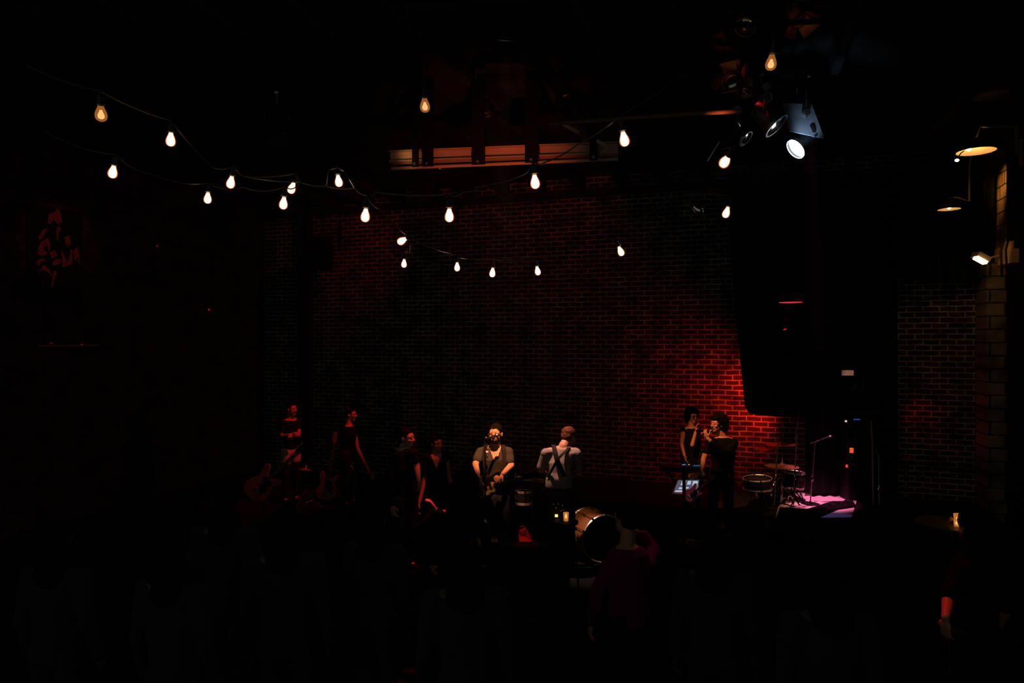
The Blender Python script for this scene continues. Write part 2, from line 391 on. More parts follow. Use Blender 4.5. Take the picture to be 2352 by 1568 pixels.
def bulb(px, py, wpx, label, tiltx=0, tilty=0, dim=False, dd=None, off=False):
    dd = dd or 94.0 / wpx
    t = thing('string_light_bulb', label, 'light bulb', P(px, py, dd), 'bulbs of the string lights')
    R = Matrix.Rotation(YAW, 3, 'Z') @ Matrix.Rotation(math.radians(tilty), 3, 'Y') @ Matrix.Rotation(math.radians(tiltx), 3, 'X')
    t.location = P(px, py, dd) - R @ Vector((0, 0, -.052)); t.rotation_euler = R.to_euler()
    sfx = BMD if dim else BM
    put('glass', sfx['g'], (M_AGLASSD if dim else M_AGLASS), t, local=True)
    fc = put('filament', sfx['c'], (M_GLASSD if dim else M_GLASSC), t, local=True)
    if dim: fc.scale = (.7, .7, .55); fc.location = (0, 0, -.030)
    put('socket', BM['s'], M_RUBBER, t, local=True)
    put('collar', BM['r'], M_DULL, t, local=True)
    return t.location + R @ Vector((0, 0, .066))
BL = [
 (232, 262, 26, 'topmost left string bulb, glowing amber with its bright filament showing', 25, 14, True),
 (392, 322, 22, 'bright string bulb right of and below the topmost left one', 12, 8, False),
 (259, 396, 21, 'tilted glowing string bulb lowest at the far left, above the dark mural', 10, 16, False),
 (530, 420, 20, 'upper of the two neighbouring bulbs left of the double pair', 8, 14, False),
 (477, 456, 18, 'lower of the two neighbouring bulbs left of the double pair', 0, 3, False),
 (670, 433, 19, 'upper bulb of the close double pair left of centre, leaning', 0, 20, False),
 (651, 468, 20, 'lower bulb of the close double pair left of centre', 0, 6, False),
 (778, 417, 19, 'bulb inside the small wire arch at the left end of the beam', 0, -8, False),
 (839, 496, 22, 'large bulb hung where the cable drops diagonally to the lower string', 0, 5, False),
 (1032, 496, 22, 'large upright bulb at the lowest sag of the upper string', 0, 0, False),
 (1229, 419, 23, 'largest upright bulb below the right part of the ceiling beam', 0, -5, False),
 (1434, 321, 24, 'bulb at the upper right end of the upper string', 5, -12, False),
 (976, 243, 23, 'weakly lit round bulb alone above the ceiling beam', 30, 0, True),
 (1771, 145, 25, 'bulb glowing only in its lower half among the stage lamps, topmost right', 20, 0, True),
 (1665, 371, 25, 'round glowing bulb just below the stage lamp cluster', 60, 20, False),
 (1668, 489, 18, 'lowest bulb at right, under the round one below the lamps', 10, 15, False),
 (923, 553, 18, 'bulb lying sideways where the diagonal cable meets the lower string', 20, 65, False),
 (928, 606, 13.5, 'small bulb on a looping wire under the sideways bulb', 0, 2, False),
 (1050, 614, 14, 'small bulb second from left on the lower string', 0, 0, False),
 (1131, 627, 15, 'small bulb at the lowest point of the lower string', 0, 5, False),
 (1235, 623, 14.5, 'small narrow bulb right of the lowest one on the lower string', 0, -10, False),
 (1426, 578, 16, 'leaning bulb at the right end of the lower string', 0, -22, False),
]
TOP = [bulb(*q) for q in BL]
def catenary(pts, r=.0045, sag=.0, n=6):
    out = []
    for i in range(len(pts) - 1):
        for k in range(n):
            t = k / n; p = pts[i].lerp(pts[i + 1], t); p = p - UP * sag * 4 * t * (1 - t); out.append(p)
    out.append(pts[-1]); t = MB(); t.tube(out, r, 6); return t
def wire(label, pts, sag=.01, r=.0045): return tag(mk('light_string_cable', catenary(pts, r, sag), M_CABLE), label, 'cable', 'cables of the string lights')
wire('black cable of the upper string from the wire arch to the right bulb', [P(560, 405, 4.9), P(690, 418, 4.8), P(748, 427, 4.7), P(815, 432, 4.4), TOP[8] + UP * .01, P(862, 441, 4.3), P(1020, 447, 4.28), TOP[9] + UP * .01, P(1063, 441, 4.2), P(1112, 425, 4.1), P(1205, 400, 4.1), TOP[10] + UP * .01, P(1248, 374, 4.05), P(1330, 330, 4.0), TOP[11] + UP * .02, P(1566, 172, 4.3), P(1590, 158, 4.4)], .012)
wire('black cable of the lower string sagging under the beam', [TOP[8], P(870, 480, 4.6), P(935, 540, 5.2), P(950, 552, 5.6), P(1035, 582, 6.6), TOP[18] + UP * .01, P(1060, 592, 6.6), TOP[19] + UP * .01, P(1160, 596, 6.4), P(1225, 590, 6.45), TOP[20] + UP * .01, P(1280, 580, 6.4), P(1385, 546, 6.0), TOP[21] + UP * .01, P(1455, 512, 5.9), P(1560, 440, 5.8), TOP[15] + UP * .02], .012)
wire('thin wire arch over the bulb at the left end of the beam', [P(748, 427, 4.7), P(752, 398, 4.75), P(758, 388, 4.8), P(775, 384, 4.85), P(790, 392, 4.85), P(803, 412, 4.8), P(815, 432, 4.4)], 0, .006)
wire('black cable of the far left string running up to the ceiling', [P(60, 150, 3.4), TOP[0], TOP[1], P(490, 385, 4.5), TOP[3], P(560, 405, 4.9), TOP[5], P(690, 418, 4.8)], .015)
wire('black cable holding the lower bulbs of the far left string', [P(100, 300, 4.2), TOP[2], P(350, 400, 4.8), TOP[4], P(560, 430, 5), TOP[6], P(690, 418, 4.8)], .03)
wire('looping wire between the sideways bulb and the small bulb', [P(935, 546, 5.3), P(943, 562, 5.6), P(941, 580, 6.2), TOP[17]], -.01)
wire('short dark drop wire of the weakly lit round bulb', [TOP[12], P(976, 130, 4.3)], 0)
wire('short dark drop wire of the topmost right bulb', [TOP[13], P(1771, 60, 4.2)], 0)
wire('dark wire from the beam end to the round bulb below the lamps', [TOP[14], P(1652, 345, 4.2), P(1690, 300, 4.4)], 0)
t = thing('string_light_bulb', 'unlit clear bulb lying slanted between the two string ends', 'light bulb', P(1591, 472, 5.0), 'bulbs of the string lights')
Rm = Matrix.Rotation(YAW, 3, 'Z') @ Matrix.Rotation(math.radians(-50), 3, 'Y'); t.rotation_euler = Rm.to_euler()
put('glass', g.mesh('glass'), M_STEEL, t, local=True); put('socket', BM['s'], M_RUBBER, t, local=True)

# ---------------------------------------------------------------- stage lamps on the rig
def par_can(pos, aim, label, r=.10, L=.26, lens=None, doors=True, body=None, group='stage lamps on the ceiling rig', top=None, name='stage_lamp'):
    pos = Vector(pos); a = (Vector(aim) - pos).normalized(); body = body or M_GLOSS
    t = thing(name, label, 'stage light', pos, group)
    u = a.cross(UP).normalized(); v = u.cross(a).normalized()
    m = MB(); m.lathe([(.03, -L), (r * .55, -L * .97), (r * .72, -L * .8), (r * .8, -L * .45), (r * .97, -.03), (r, -.02), (r, .0), (r * .93, .0), (r * .9, -.02), (r * .6, -.12), (.02, -.14)], pos, a, 28, False); mk('can', m, body, t)
    m = MB(); m.lathe([(r * 1.08, -.01), (r * 1.08, .012), (r * .95, .012), (r * .95, -.01)], pos, a, 28, False); mk('gel_frame', m, M_DULL, t)
    m = MB(); m.lathe([(r * .9, -.018), (r * .7, -.005), (r * .3, .002), (.002, .004)], pos, a, 28, False); mk('lens', m, lens or M_STEEL, t)
    piv = pos - a * (L * .45); m = MB(); yk = []
    for k in range(9):
        an = PI * k / 8; yk.append(piv + u * math.cos(an) * (r * 1.15) + UP * (math.sin(an) * r * 1.35))
    m.band(yk, a if abs(a.z) < .9 else FW, .028, .006); mk('yoke', m, M_DULL, t)
    tp = piv + UP * (r * 1.35)
    m = MB(); m.tube([tp, tp + UP * .10], .012); m.lathe([(.034, -.02), (.034, .02)], tp + UP * .12, u, 14); mk('clamp', m, M_DULL, t)
    if tp.z + .14 < ZC - .28: m = MB(); m.tube([tp + UP * .13, Vector((tp.x, tp.y, ZC - .27))], .010); mk('drop_rod', m, M_BLACK, t)
    for s in (-1, 1):
        m = MB(); kp = piv + u * s * r * 1.1; m.tube([kp - u * s * .01, kp + u * s * .03], .014, 10); mk('knob', m, M_BLACK, t)
    if doors:
        for (e, f) in ((u, v), (-u, v), (v, u), (-v, u)):
            m = MB(); o = pos + e * r * 1.05; sl = (e * .62 + a * .78).normalized(); nn = sl.cross(f).normalized()
            w0, w1, ll = r * .85, r * 1.15, r * 1.25
            m.slab([(-w0, 0), (w0, 0), (w1, ll), (-w1, ll)], f, sl, nn, o, .003); mk('barn_door', m, body, t, smooth=False)
    return t
# front cluster (lit spot lamp and its neighbours)
lit = par_can(BLUE, BLUE_T, 'large stage lamp with dazzling white lens at the right of the lamp cluster', .112, .30, M_LENS, False)
par_can(KEY2, KEY2_T, 'small dark stage lamp hung left of the two guitarists, behind the beam', .08, .22, None, False, M_BLACK, None)
par_can(REDF, REDF_T, 'small dark stage lamp far back above the left group', .08, .22, None, False, M_BLACK, None)
par_can(PINK, PINK_T, 'dark stage lamp pointing down at the pink-lit floor', .10, .26, None, False, M_BLACK, None)
par_can(P(1782, 288, 6.4), P(1905, 400, 6.2), 'stage lamp whose chrome rim shines left of the dazzling lens', .12, .28, None, False, M_DULL)
par_can(P(1712, 318, 6.5), P(1800, 380, 6.3), 'small stage lamp with one white-lit edge, lowest in the cluster', .075, .22, None, False)
par_can(P(1680, 185, 6.6), P(1600, 60, 5.8), 'stage lamp with two bright bars at the left of the cluster', .085, .24)
par_can(P(1712, 212, 6.7), P(1650, 420, 6.3), 'reddish lit stage lamp between the two bright bars and the rim', .07, .2, None, False, M_BEAM)
par_can(P(1757, 225, 6.5), P(1840, 330, 6.0), 'small stage lamp with a bluish front above the chrome rim', .06, .18, None, False, M_DULL)
par_can(P(1838, 48, 6.2), P(1900, 160, 6.0), 'topmost right stage lamp with an orange-brown lit flap', .08, .22, None, True, mat('flap_lit_brown', (.14, .06, .035), .6))  # orange-brown body colour stands in for light on the flap
par_can(P(1712, 62, 6.3), P(1660, 160, 6.0), 'topmost left stage lamp of the cluster with an orange edge', .09, .22, None, True, M_BLACK)
par_can(KEY, KEY_T, 'dark stage lamp with wide flaps hung highest above the singer with straps', .11, .28, None, True, M_BLACK, None)
par_can(SIDE, SIDE_T, 'dark stage lamp above the right part of the beam', .09, .24, None, True, M_BLACK, None)
par_can(P(642, 292, 6.8), P(700, 500, 8), 'dark stage lamp with flaps hung high left of centre', .10, .25, None, True, M_BLACK, None)
# small flap plate over the lit lamp
fx = thing('light_shield', 'square metal shield catching blue-white light above the dazzling lens', 'metal shield', P(1850, 290, 6.62))
m = MB(); qs = [P(1812, 302, 6.50), P(1893, 319, 6.46), P(1864, 240, 6.72)]; pn_ = (qs[1] - qs[0]).cross(qs[2] - qs[0]).normalized(); rr_ = ray(1797, 238); qs.append(CAM + rr_ * ((qs[0] - CAM).dot(pn_) / rr_.dot(pn_)))
nn = (qs[1] - qs[0]).cross(qs[2] - qs[0]).normalized()
m.add([q for q in qs] + [q + nn * .006 for q in qs], [[0, 1, 2, 3], [7, 6, 5, 4], [0, 4, 5, 1], [1, 5, 6, 2], [2, 6, 7, 3], [3, 7, 4, 0]]); mk('plate', m, mat('scuffed_steel', (.35, .37, .40), .5, .2, var=.5, scale=9), fx, smooth=False)
m = MB(); m.tube([P(1830, 240, 6.9), P(1832, 160, 6.7)], .01); mk('bracket', m, M_BLACK, fx)
spot('shield_fill', P(1842, 345, 6.2), P(1858, 284, 6.6), 16, (.45, .68, 1), 44, .9, .04)  # added spot in place of spill from the lit lens
# rig pipes
def pipe(label, pts, r=.024, m_=None, name='rig_pipe'):
    t = MB(); t.tube([Vector(p) for p in pts], r, 12); return tag(mk(name, t, m_ or M_BEAM), label, 'pipe')
pipe('thin horizontal rig pipe with orange-lit stretches left of the stage lamps', [P(1262, 285, 6.5), P(1480, 268, 6.35), P(1700, 255, 6.2)], .02, mat('rusty_pipe', (.16, .08, .05), .6))
pipe('dark rig pipe that the upper stage lamps hang from', [P(1640, 60, 6.0), P(1900, 48, 5.85)], .024, M_BLACK)
pipe('dark rig pipe running in depth through the stage lamp cluster', [P(1660, 150, 6.9), P(1850, 200, 6.4)], .024, M_BLACK)
pipe('thin slanted rod lit orange below the left of the lamp cluster', [P(1624, 370, 6.3), P(1652, 325, 6.4)], .006)
for k, (a, q) in enumerate([((1262, 285), (1315, 280)), ((1290, 283), (1330, 305)), ((1370, 322), (1408, 345)), ((1380, 352), (1400, 338))]):
    t = MB(); A2, B2 = P(*a, 6.9 - .05 * k), P(*q, 6.8 - .05 * k); t.band([A2, B2], UP, .035, .005)
    tag(mk('bracket', t, M_BEAM), ['angled steel bracket at the left end of the thin rig pipe', 'slanted strip just below the left end of the thin rig pipe', 'slanted strip left of the upper right string bulb', 'short strip under the right end of the ceiling beam'][k], 'bracket', 'brackets by the rig pipe')
# ceiling vents, faintly red
for k, (px, py) in enumerate([(992, 30), (1140, 172), (1150, 18)]):
    c = onZ(px, py, ZC - .30); t = thing('ceiling_vent', ['faint reddish slatted vent high at the top left of centre', 'dark reddish slatted vent in the ceiling above the middle of the beam', 'faint reddish slatted vent at the very top of the picture'][k], 'vent', c, 'ceiling vents')
    m = MB(); m.obox(c, RT * .22, FW * .12, UP * .02); mk('frame', m, M_CEIL, t, smooth=False)
    m = MB()
    for j in range(5): m.obox(c - UP * .025 + FW * (-.09 + j * .045), RT * .2, FW * .012, UP * .006)
    mk('slat', m, M_BLACK, t, smooth=False)

# ---------------------------------------------------------------- left mural, ledge, hanging speaker
pc = onX(135, 560, XL)
def wp(px, py, off=.02): v = onX(px, py, XL + off); return v
mp = thing('wall_mural', 'dark framed wall painting with pale red abstract dancing shapes on the left wall', 'painting', pc)
m = MB(); c0, c1, c2, c3 = wp(62, 466), wp(188, 482), wp(188, 668), wp(62, 690)
m.box((XL, c0.y, min(c2.z, c3.z)), (XL + .03, c1.y, c0.z)); mk('panel', m, M_BLACK, mp, smooth=False)
shapes = [[(110, 510), (112, 492), (124, 488), (131, 478), (140, 490), (144, 510), (132, 514), (124, 504), (114, 516)],
          [(88, 545), (98, 528), (110, 522), (104, 538), (92, 552)], [(131, 518), (142, 524), (134, 536), (134, 556), (130, 540)],
          [(86, 574), (94, 556), (110, 546), (116, 560), (114, 580), (108, 560), (96, 572)], [(86, 578), (98, 570), (110, 582), (98, 588), (88, 584)],
          [(147, 546), (158, 540), (164, 560), (154, 566)], [(114, 580), (126, 574), (132, 588), (120, 594)],
          [(120, 604), (126, 596), (138, 594), (140, 604), (130, 608), (124, 612)], [(141, 572), (152, 596), (158, 600), (162, 572), (166, 574), (166, 606), (144, 614)],
          [(168, 578), (176, 568), (182, 578), (184, 610), (178, 588), (172, 600)], [(84, 600), (92, 594), (108, 594), (96, 600), (88, 612)],
          [(88, 628), (100, 608), (112, 616), (124, 640), (110, 624), (96, 620)], [(118, 660), (124, 620), (131, 624), (126, 640), (121, 660)]]
for sh in shapes:
    m = MB(); fr = [wp(*s, .034) for s in sh]; bk = [v - Vector((.006, 0, 0)) for v in fr]; n = len(sh)
    m.add(fr + bk, [list(range(n)), [n + i for i in range(n)][::-1]] + [[i, (i + 1) % n, n + (i + 1) % n, n + i] for i in range(n)])
    mk('painted_shape', m, mat('mural_paint', (.34, .12, .14), .8) if sh is shapes[0] else bpy.data.materials['mural_paint'], mp, smooth=False)
t = MB(); a0, a1 = onX(88, 792, XL), onX(214, 797, XL); t.box((XL, a0.y, a0.z - .02), (XL + .12, a1.y, a0.z)); tag(mk('wall_ledge', t, M_BEAM, smooth=False), 'thin dark ledge on the left wall below the mural', 'ledge')
for k, (px, py) in enumerate([(188, 795), (118, 791)]):
    a = onX(px, py - 3, XL + .06); t = thing('ledge_lamp', ['brighter small red light on the left wall ledge', 'fainter small red light at the left of the wall ledge'][k], 'indicator light', a, 'small red lights')
    m = MB(); m.ell(a, RT * .022, FW * .014, UP * .014, 10, 6); mk('lens', m, emis('ledge_led', (1, .04, .08), .22 if k == 0 else .06), t)
    m = MB(); m.lathe([(.018, -.02), (.018, -.008)], a, UP, 10); mk('base', m, M_BLACK, t)
for k, (px, py) in enumerate([(480, 711), (361, 565)]):
    a = onX(px, py, XL + .06); t = thing('exit_detector', ['small red indicator light alone on the dark wall left of centre', 'tiny reddish indicator light high right of the mural'][k], 'indicator light', a, 'small red lights')
    m = MB(); m.ell(a, RT * .02, FW * .02, UP * .02, 10, 6); mk('lens', m, emis('detector_led', (1, .03, .04), .2 if k == 0 else .08), t)
    m = MB(); m.lathe([(.05, .02), (.05, .06)], a, (-1, 0, 0), 14); mk('housing', m, M_BLACK, t)
sp = thing('hanging_loudspeaker', 'black loudspeaker box hung before the dim red bricks at left', 'loudspeaker', P(738, 582, 13.3))
m = MB(); cc = P(738, 582, 13.3); m.obox(cc, RT * .19, FW * .17, UP * .31); mk('cabinet', m, M_BLACK, sp, smooth=False)
m = MB(); m.obox(cc - FW * .175, RT * .165, FW * .006, UP * .28); mk('grille', m, M_CLOTH, sp, smooth=False)
m = MB(); m.tube([cc + UP * .31, cc + UP * .31 + FW * .1, cc + UP * 1.0 + FW * .15, Vector((cc.x, cc.y, ZC - .28))], .02); mk('bracket', m, M_BLACK, sp)
hb = P(780, 540, 13.0); t = MB(); t.lathe([(.01, .28), (.035, .22), (.045, 0), (.035, -.2), (.008, -.26)], hb, UP, 14); t.tube([hb + UP * .25, Vector((hb.x, hb.y, ZC - .28))], .006)
tag(mk('hanging_tie', t, M_CLOTH), 'narrow dark bundle hanging before the bricks beside the loudspeaker', 'hanging bundle')

# ---------------------------------------------------------------- right wall lamps
def barn_lamp(c, r, label, pts, aim, lampside, power, mtl=M_WARM):
    t = thing('barn_light', label, 'wall lamp', c, 'shaded lamps on the right wall'); a = Vector(aim).normalized(); u = a.cross(FW).normalized()
    m = MB(); m.lathe([(.03, -.16), (.05, -.15), (.06, -.10), (r * .55, -.07), (r * .9, -.02), (r, .0), (r, .012)], c, a, 32, False); mk('shade', m, M_BLACK, t)
    m = MB(); m.lathe([(.045, -.12), (.055, -.09), (r * .53, -.06), (r * .88, -.012), (r * .985, .008)], c, a, 32, False); mk('reflector', m, M_INNER, t)
    m = MB(); bc = c + u * lampside - a * .03; m.ell(bc, u * .028, FW * .028, a * .038, 14, 8); mk('bulb', m, mtl, t)
    m = MB(); m.tube(pts, .014); mk('arm', m, M_BEAM, t)
    bulb_light('barn_lamp_light', c - a * .035 + u * lampside * .6, power, (1, .50, .16), .03)
    return t
c1 = P(2242, 346, 8.6)
barn_lamp(c1, .22, 'upper wide shaded lamp glowing warm at the right wall', [c1 + UP * .15, c1 + UP * .3 + RT * .05, c1 + UP * .3 + RT * .5, onX(2330, 300, XR)], (0, 0, -1), -.09, 4.5)
c2 = P(2180, 479, 9.6)
barn_lamp(c2, .145, 'lower small shaded lamp on a bent pipe at the right wall', [c2 + UP * .14, c2 + UP * .16 + RT * .1, P(2226, 462, 9.6), P(2227, 375, 9.6), P(2232, 355, 9.6), onX(2312, 352, XR)], (0, 0, -1), 0, 2.4)
fl = P(2250, 594, 10.2); t = thing('flood_light', 'small rectangular flood lamp low beside the lit cinder blocks', 'wall lamp', fl, 'shaded lamps on the right wall')
au = (RT * .82 - UP * .45).normalized(); av = au.cross(FW).normalized()
m = MB(); m.obox(fl + RT * .02 + UP * .02, au * .10, FW * .08, av * .04); mk('housing', m, M_BEAM, t, smooth=False)
m = MB(); m.obox(fl - RT * .03 - UP * .03 - FW * .06, au * .085, FW * .05, av * .022); mk('lamp_face', m, emis('flood_face', (1, .62, .25), 4), t, smooth=False)
m = MB(); m.tube([fl + RT * .1, fl + RT * .3 + UP * .05], .015); mk('arm', m, M_BEAM, t)
spot('flood_light_glow', P(2262, 560, 9.6), onX(2316, 588, XR), 4, (1, .45, .12), 40, .7)
sb = P(2198, 368, 8.6); t = thing('pilot_bulb', 'tiny bright bulb left under the wide shaded lamp', 'light bulb', sb)
m = MB(); m.ell(sb, RT * .026, FW * .018, UP * .018, 12, 8); mk('glass', m, M_WARM, t)
m = MB(); m.tube([sb + UP * .015, sb + UP * .09 + RT * .05, c1 - UP * .0 - RT * .15], .007); mk('arm', m, M_BLACK, t)
a, q_ = onX(2317, 600, XR), onX(2351, 600, XR)
b = MB(); b.box((XR - .03, q_.y - 3, 0), (XR, a.y, ZC - .3)); struct('dark_panel_1', b, M_CLOTH)  # black panel added to keep this stretch of wall dark
# electrical boxes and conduits on the right wall
bx = thing('meter_box', 'cluster of yellow-lit electrical boxes on the right wall', 'electrical box', onX(2312, 585, XR - .1))
for (px, py, s1, s2) in [(2302, 590, .12, .13), (2318, 580, .09, .16), (2330, 588, .08, .10)]:
    c = onX(px, py, XR - .06); m = MB(); m.box((XR - .12, c.y - s1, c.z - s2), (XR - .01, c.y + s1, c.z + s2)); mk('box', m, mat('box_lit_amber', (.55, .33, .10), .6), bx, smooth=False)  # amber of the lamplight put into the box colour
m = MB()
c = onX(2310, 560, XR - .14)
for k in range(1, 3): m.tube([c + Vector((0, -.35 + .2 * k, .12)), c + Vector((-.03, -.3 + .2 * k, -.1)), c + Vector((0, -.25 + .2 * k, -.45))], .016)
mk('conduit', m, M_BLACK, bx)
for k, (px, y0, y1, lb) in enumerate([(2336, 265, 352, 'orange-lit vertical pipe at the top right edge'), (2346, 320, 380, 'shorter reddish pipe at the right picture edge'), (2281, 300, 372, 'thin vertical pipe left of the lit cinder blocks'), (2318, 165, 215, 'faint crooked pipe high on the right wall')]):
    a, q = onX(px, y0, XR - .05), onX(px, y1, XR - .05) if k != 3 else onX(px + 10, y1, XR - .05)
    pipe(lb, [a, a.lerp(q, .5) + Vector((.0, .01, 0)), q], .03 if k < 2 else .018, M_BEAM, 'wall_pipe')

# sign card
sc_ = thing('card_sign', 'blank pale rectangular card on the black curtain', 'sign', P(1947, 856, 10.95))
m = MB(); cc = P(1947, 856, 10.95); m.obox(cc, RT * .094, FW * .006, UP * .042); mk('card', m, M_WHITE, sc_, smooth=False)
m = MB(); m.obox(cc + FW * .02, RT * .10, FW * .012, UP * .048); mk('backing', m, M_BLACK, sc_, smooth=False)
spot('card_fill', P(1600, 300, 7.5), cc, 420, (1, .55, .42), 3.4, .9)  # unseen fill aimed at the card alone
# red rimmed lamp shade over the stage
rs = thing('red_lamp', 'flat round lamp glowing red at its lower rim above the black backdrop', 'stage light', P(1816, 696, 9.8))
cc = P(1816, 694, 9.8); m = MB(); m.lathe([(.03, .14), (.06, .12), (.12, .05), (.165, .008), (.165, 0)], cc, UP, 28, False); mk('shade', m, M_BLACK, rs)
m = MB(); m.lathe([(.16, .004), (.15, -.006), (.05, -.012), (.002, -.013)], cc, UP, 28, False); mk('lens', m, emis('red_lens', (1, .03, .06), .7), rs)
m = MB(); m.tube([cc + UP * .14, Vector((cc.x, cc.y, ZC - .28))], .012); mk('stem', m, M_BLACK, rs)
rs = thing('red_lamp', 'small dim red lamp hung under the flat round lamp', 'stage light', P(1803, 756, 9.9))
cc = P(1803, 756, 9.9); m = MB(); m.ell(cc, RT * .025 + UP * .01, FW * .02, UP * .012, 12, 6); mk('lens', m, emis('red_lens_dim', (1, .05, .03), .35), rs)
m = MB(); m.lathe([(.05, .02), (.06, .12), (.02, .18)], cc, UP, 18); mk('housing', m, M_BLACK, rs)
m = MB(); m.tube([cc + UP * .15, P(1816, 700, 9.85) + UP * .06], .008); mk('stem', m, M_BLACK, rs)

exec_people = True
# ---------------------------------------------------------------- people
def hand(m, w, d, n, side, s=1.0, curl=.5, grip=False):
    # w wrist, d hand direction, n palm normal (fingers curl towards n), side: direction of the thumb
    d = d.normalized(); n = (n - d * n.dot(d)).normalized(); sd = d.cross(n).normalized()
    if sd.dot(side) < 0: sd = -sd
    pc = w + d * .045 * s
    m.ell(pc, sd * .041 * s, n * .016 * s, d * .052 * s, 14, 8)
    for k, (off, ln) in enumerate([(.030, .072), (.010, .080), (-.010, .075), (-.030, .060)]):
        p = w + d * .082 * s + sd * off * s; dd = d.copy(); r0 = .0095 * s
        for j, f in enumerate((.42, .33, .25)):
            ang = curl * (.55 + .25 * j + .08 * k); dd = (dd * math.cos(ang) + n * math.sin(ang)).normalized()
            q = p + dd * ln * f * s; m.cap(p, r0, q, r0 * .9, 8); p = q; r0 *= .9
            n2 = n - dd * n.dot(dd); n_loc = n2.normalized() if n2.length > .05 else -d; n = n if j == 2 else n_loc
        n = (n - d * n.dot(d)); n = n.normalized() if n.length > .05 else sd.cross(d)
    p = w + d * .022 * s + sd * .030 * s; dd = (d * .62 + sd * .75 + n * .25).normalized()
    q = p + dd * .036 * s; m.cap(p, .012 * s, q, .0105 * s, 8); dd = (d * .85 + sd * .25 + n * (.3 + curl * .3)).normalized(); m.cap(q, .0105 * s, q + dd * .03 * s, .008 * s, 8)

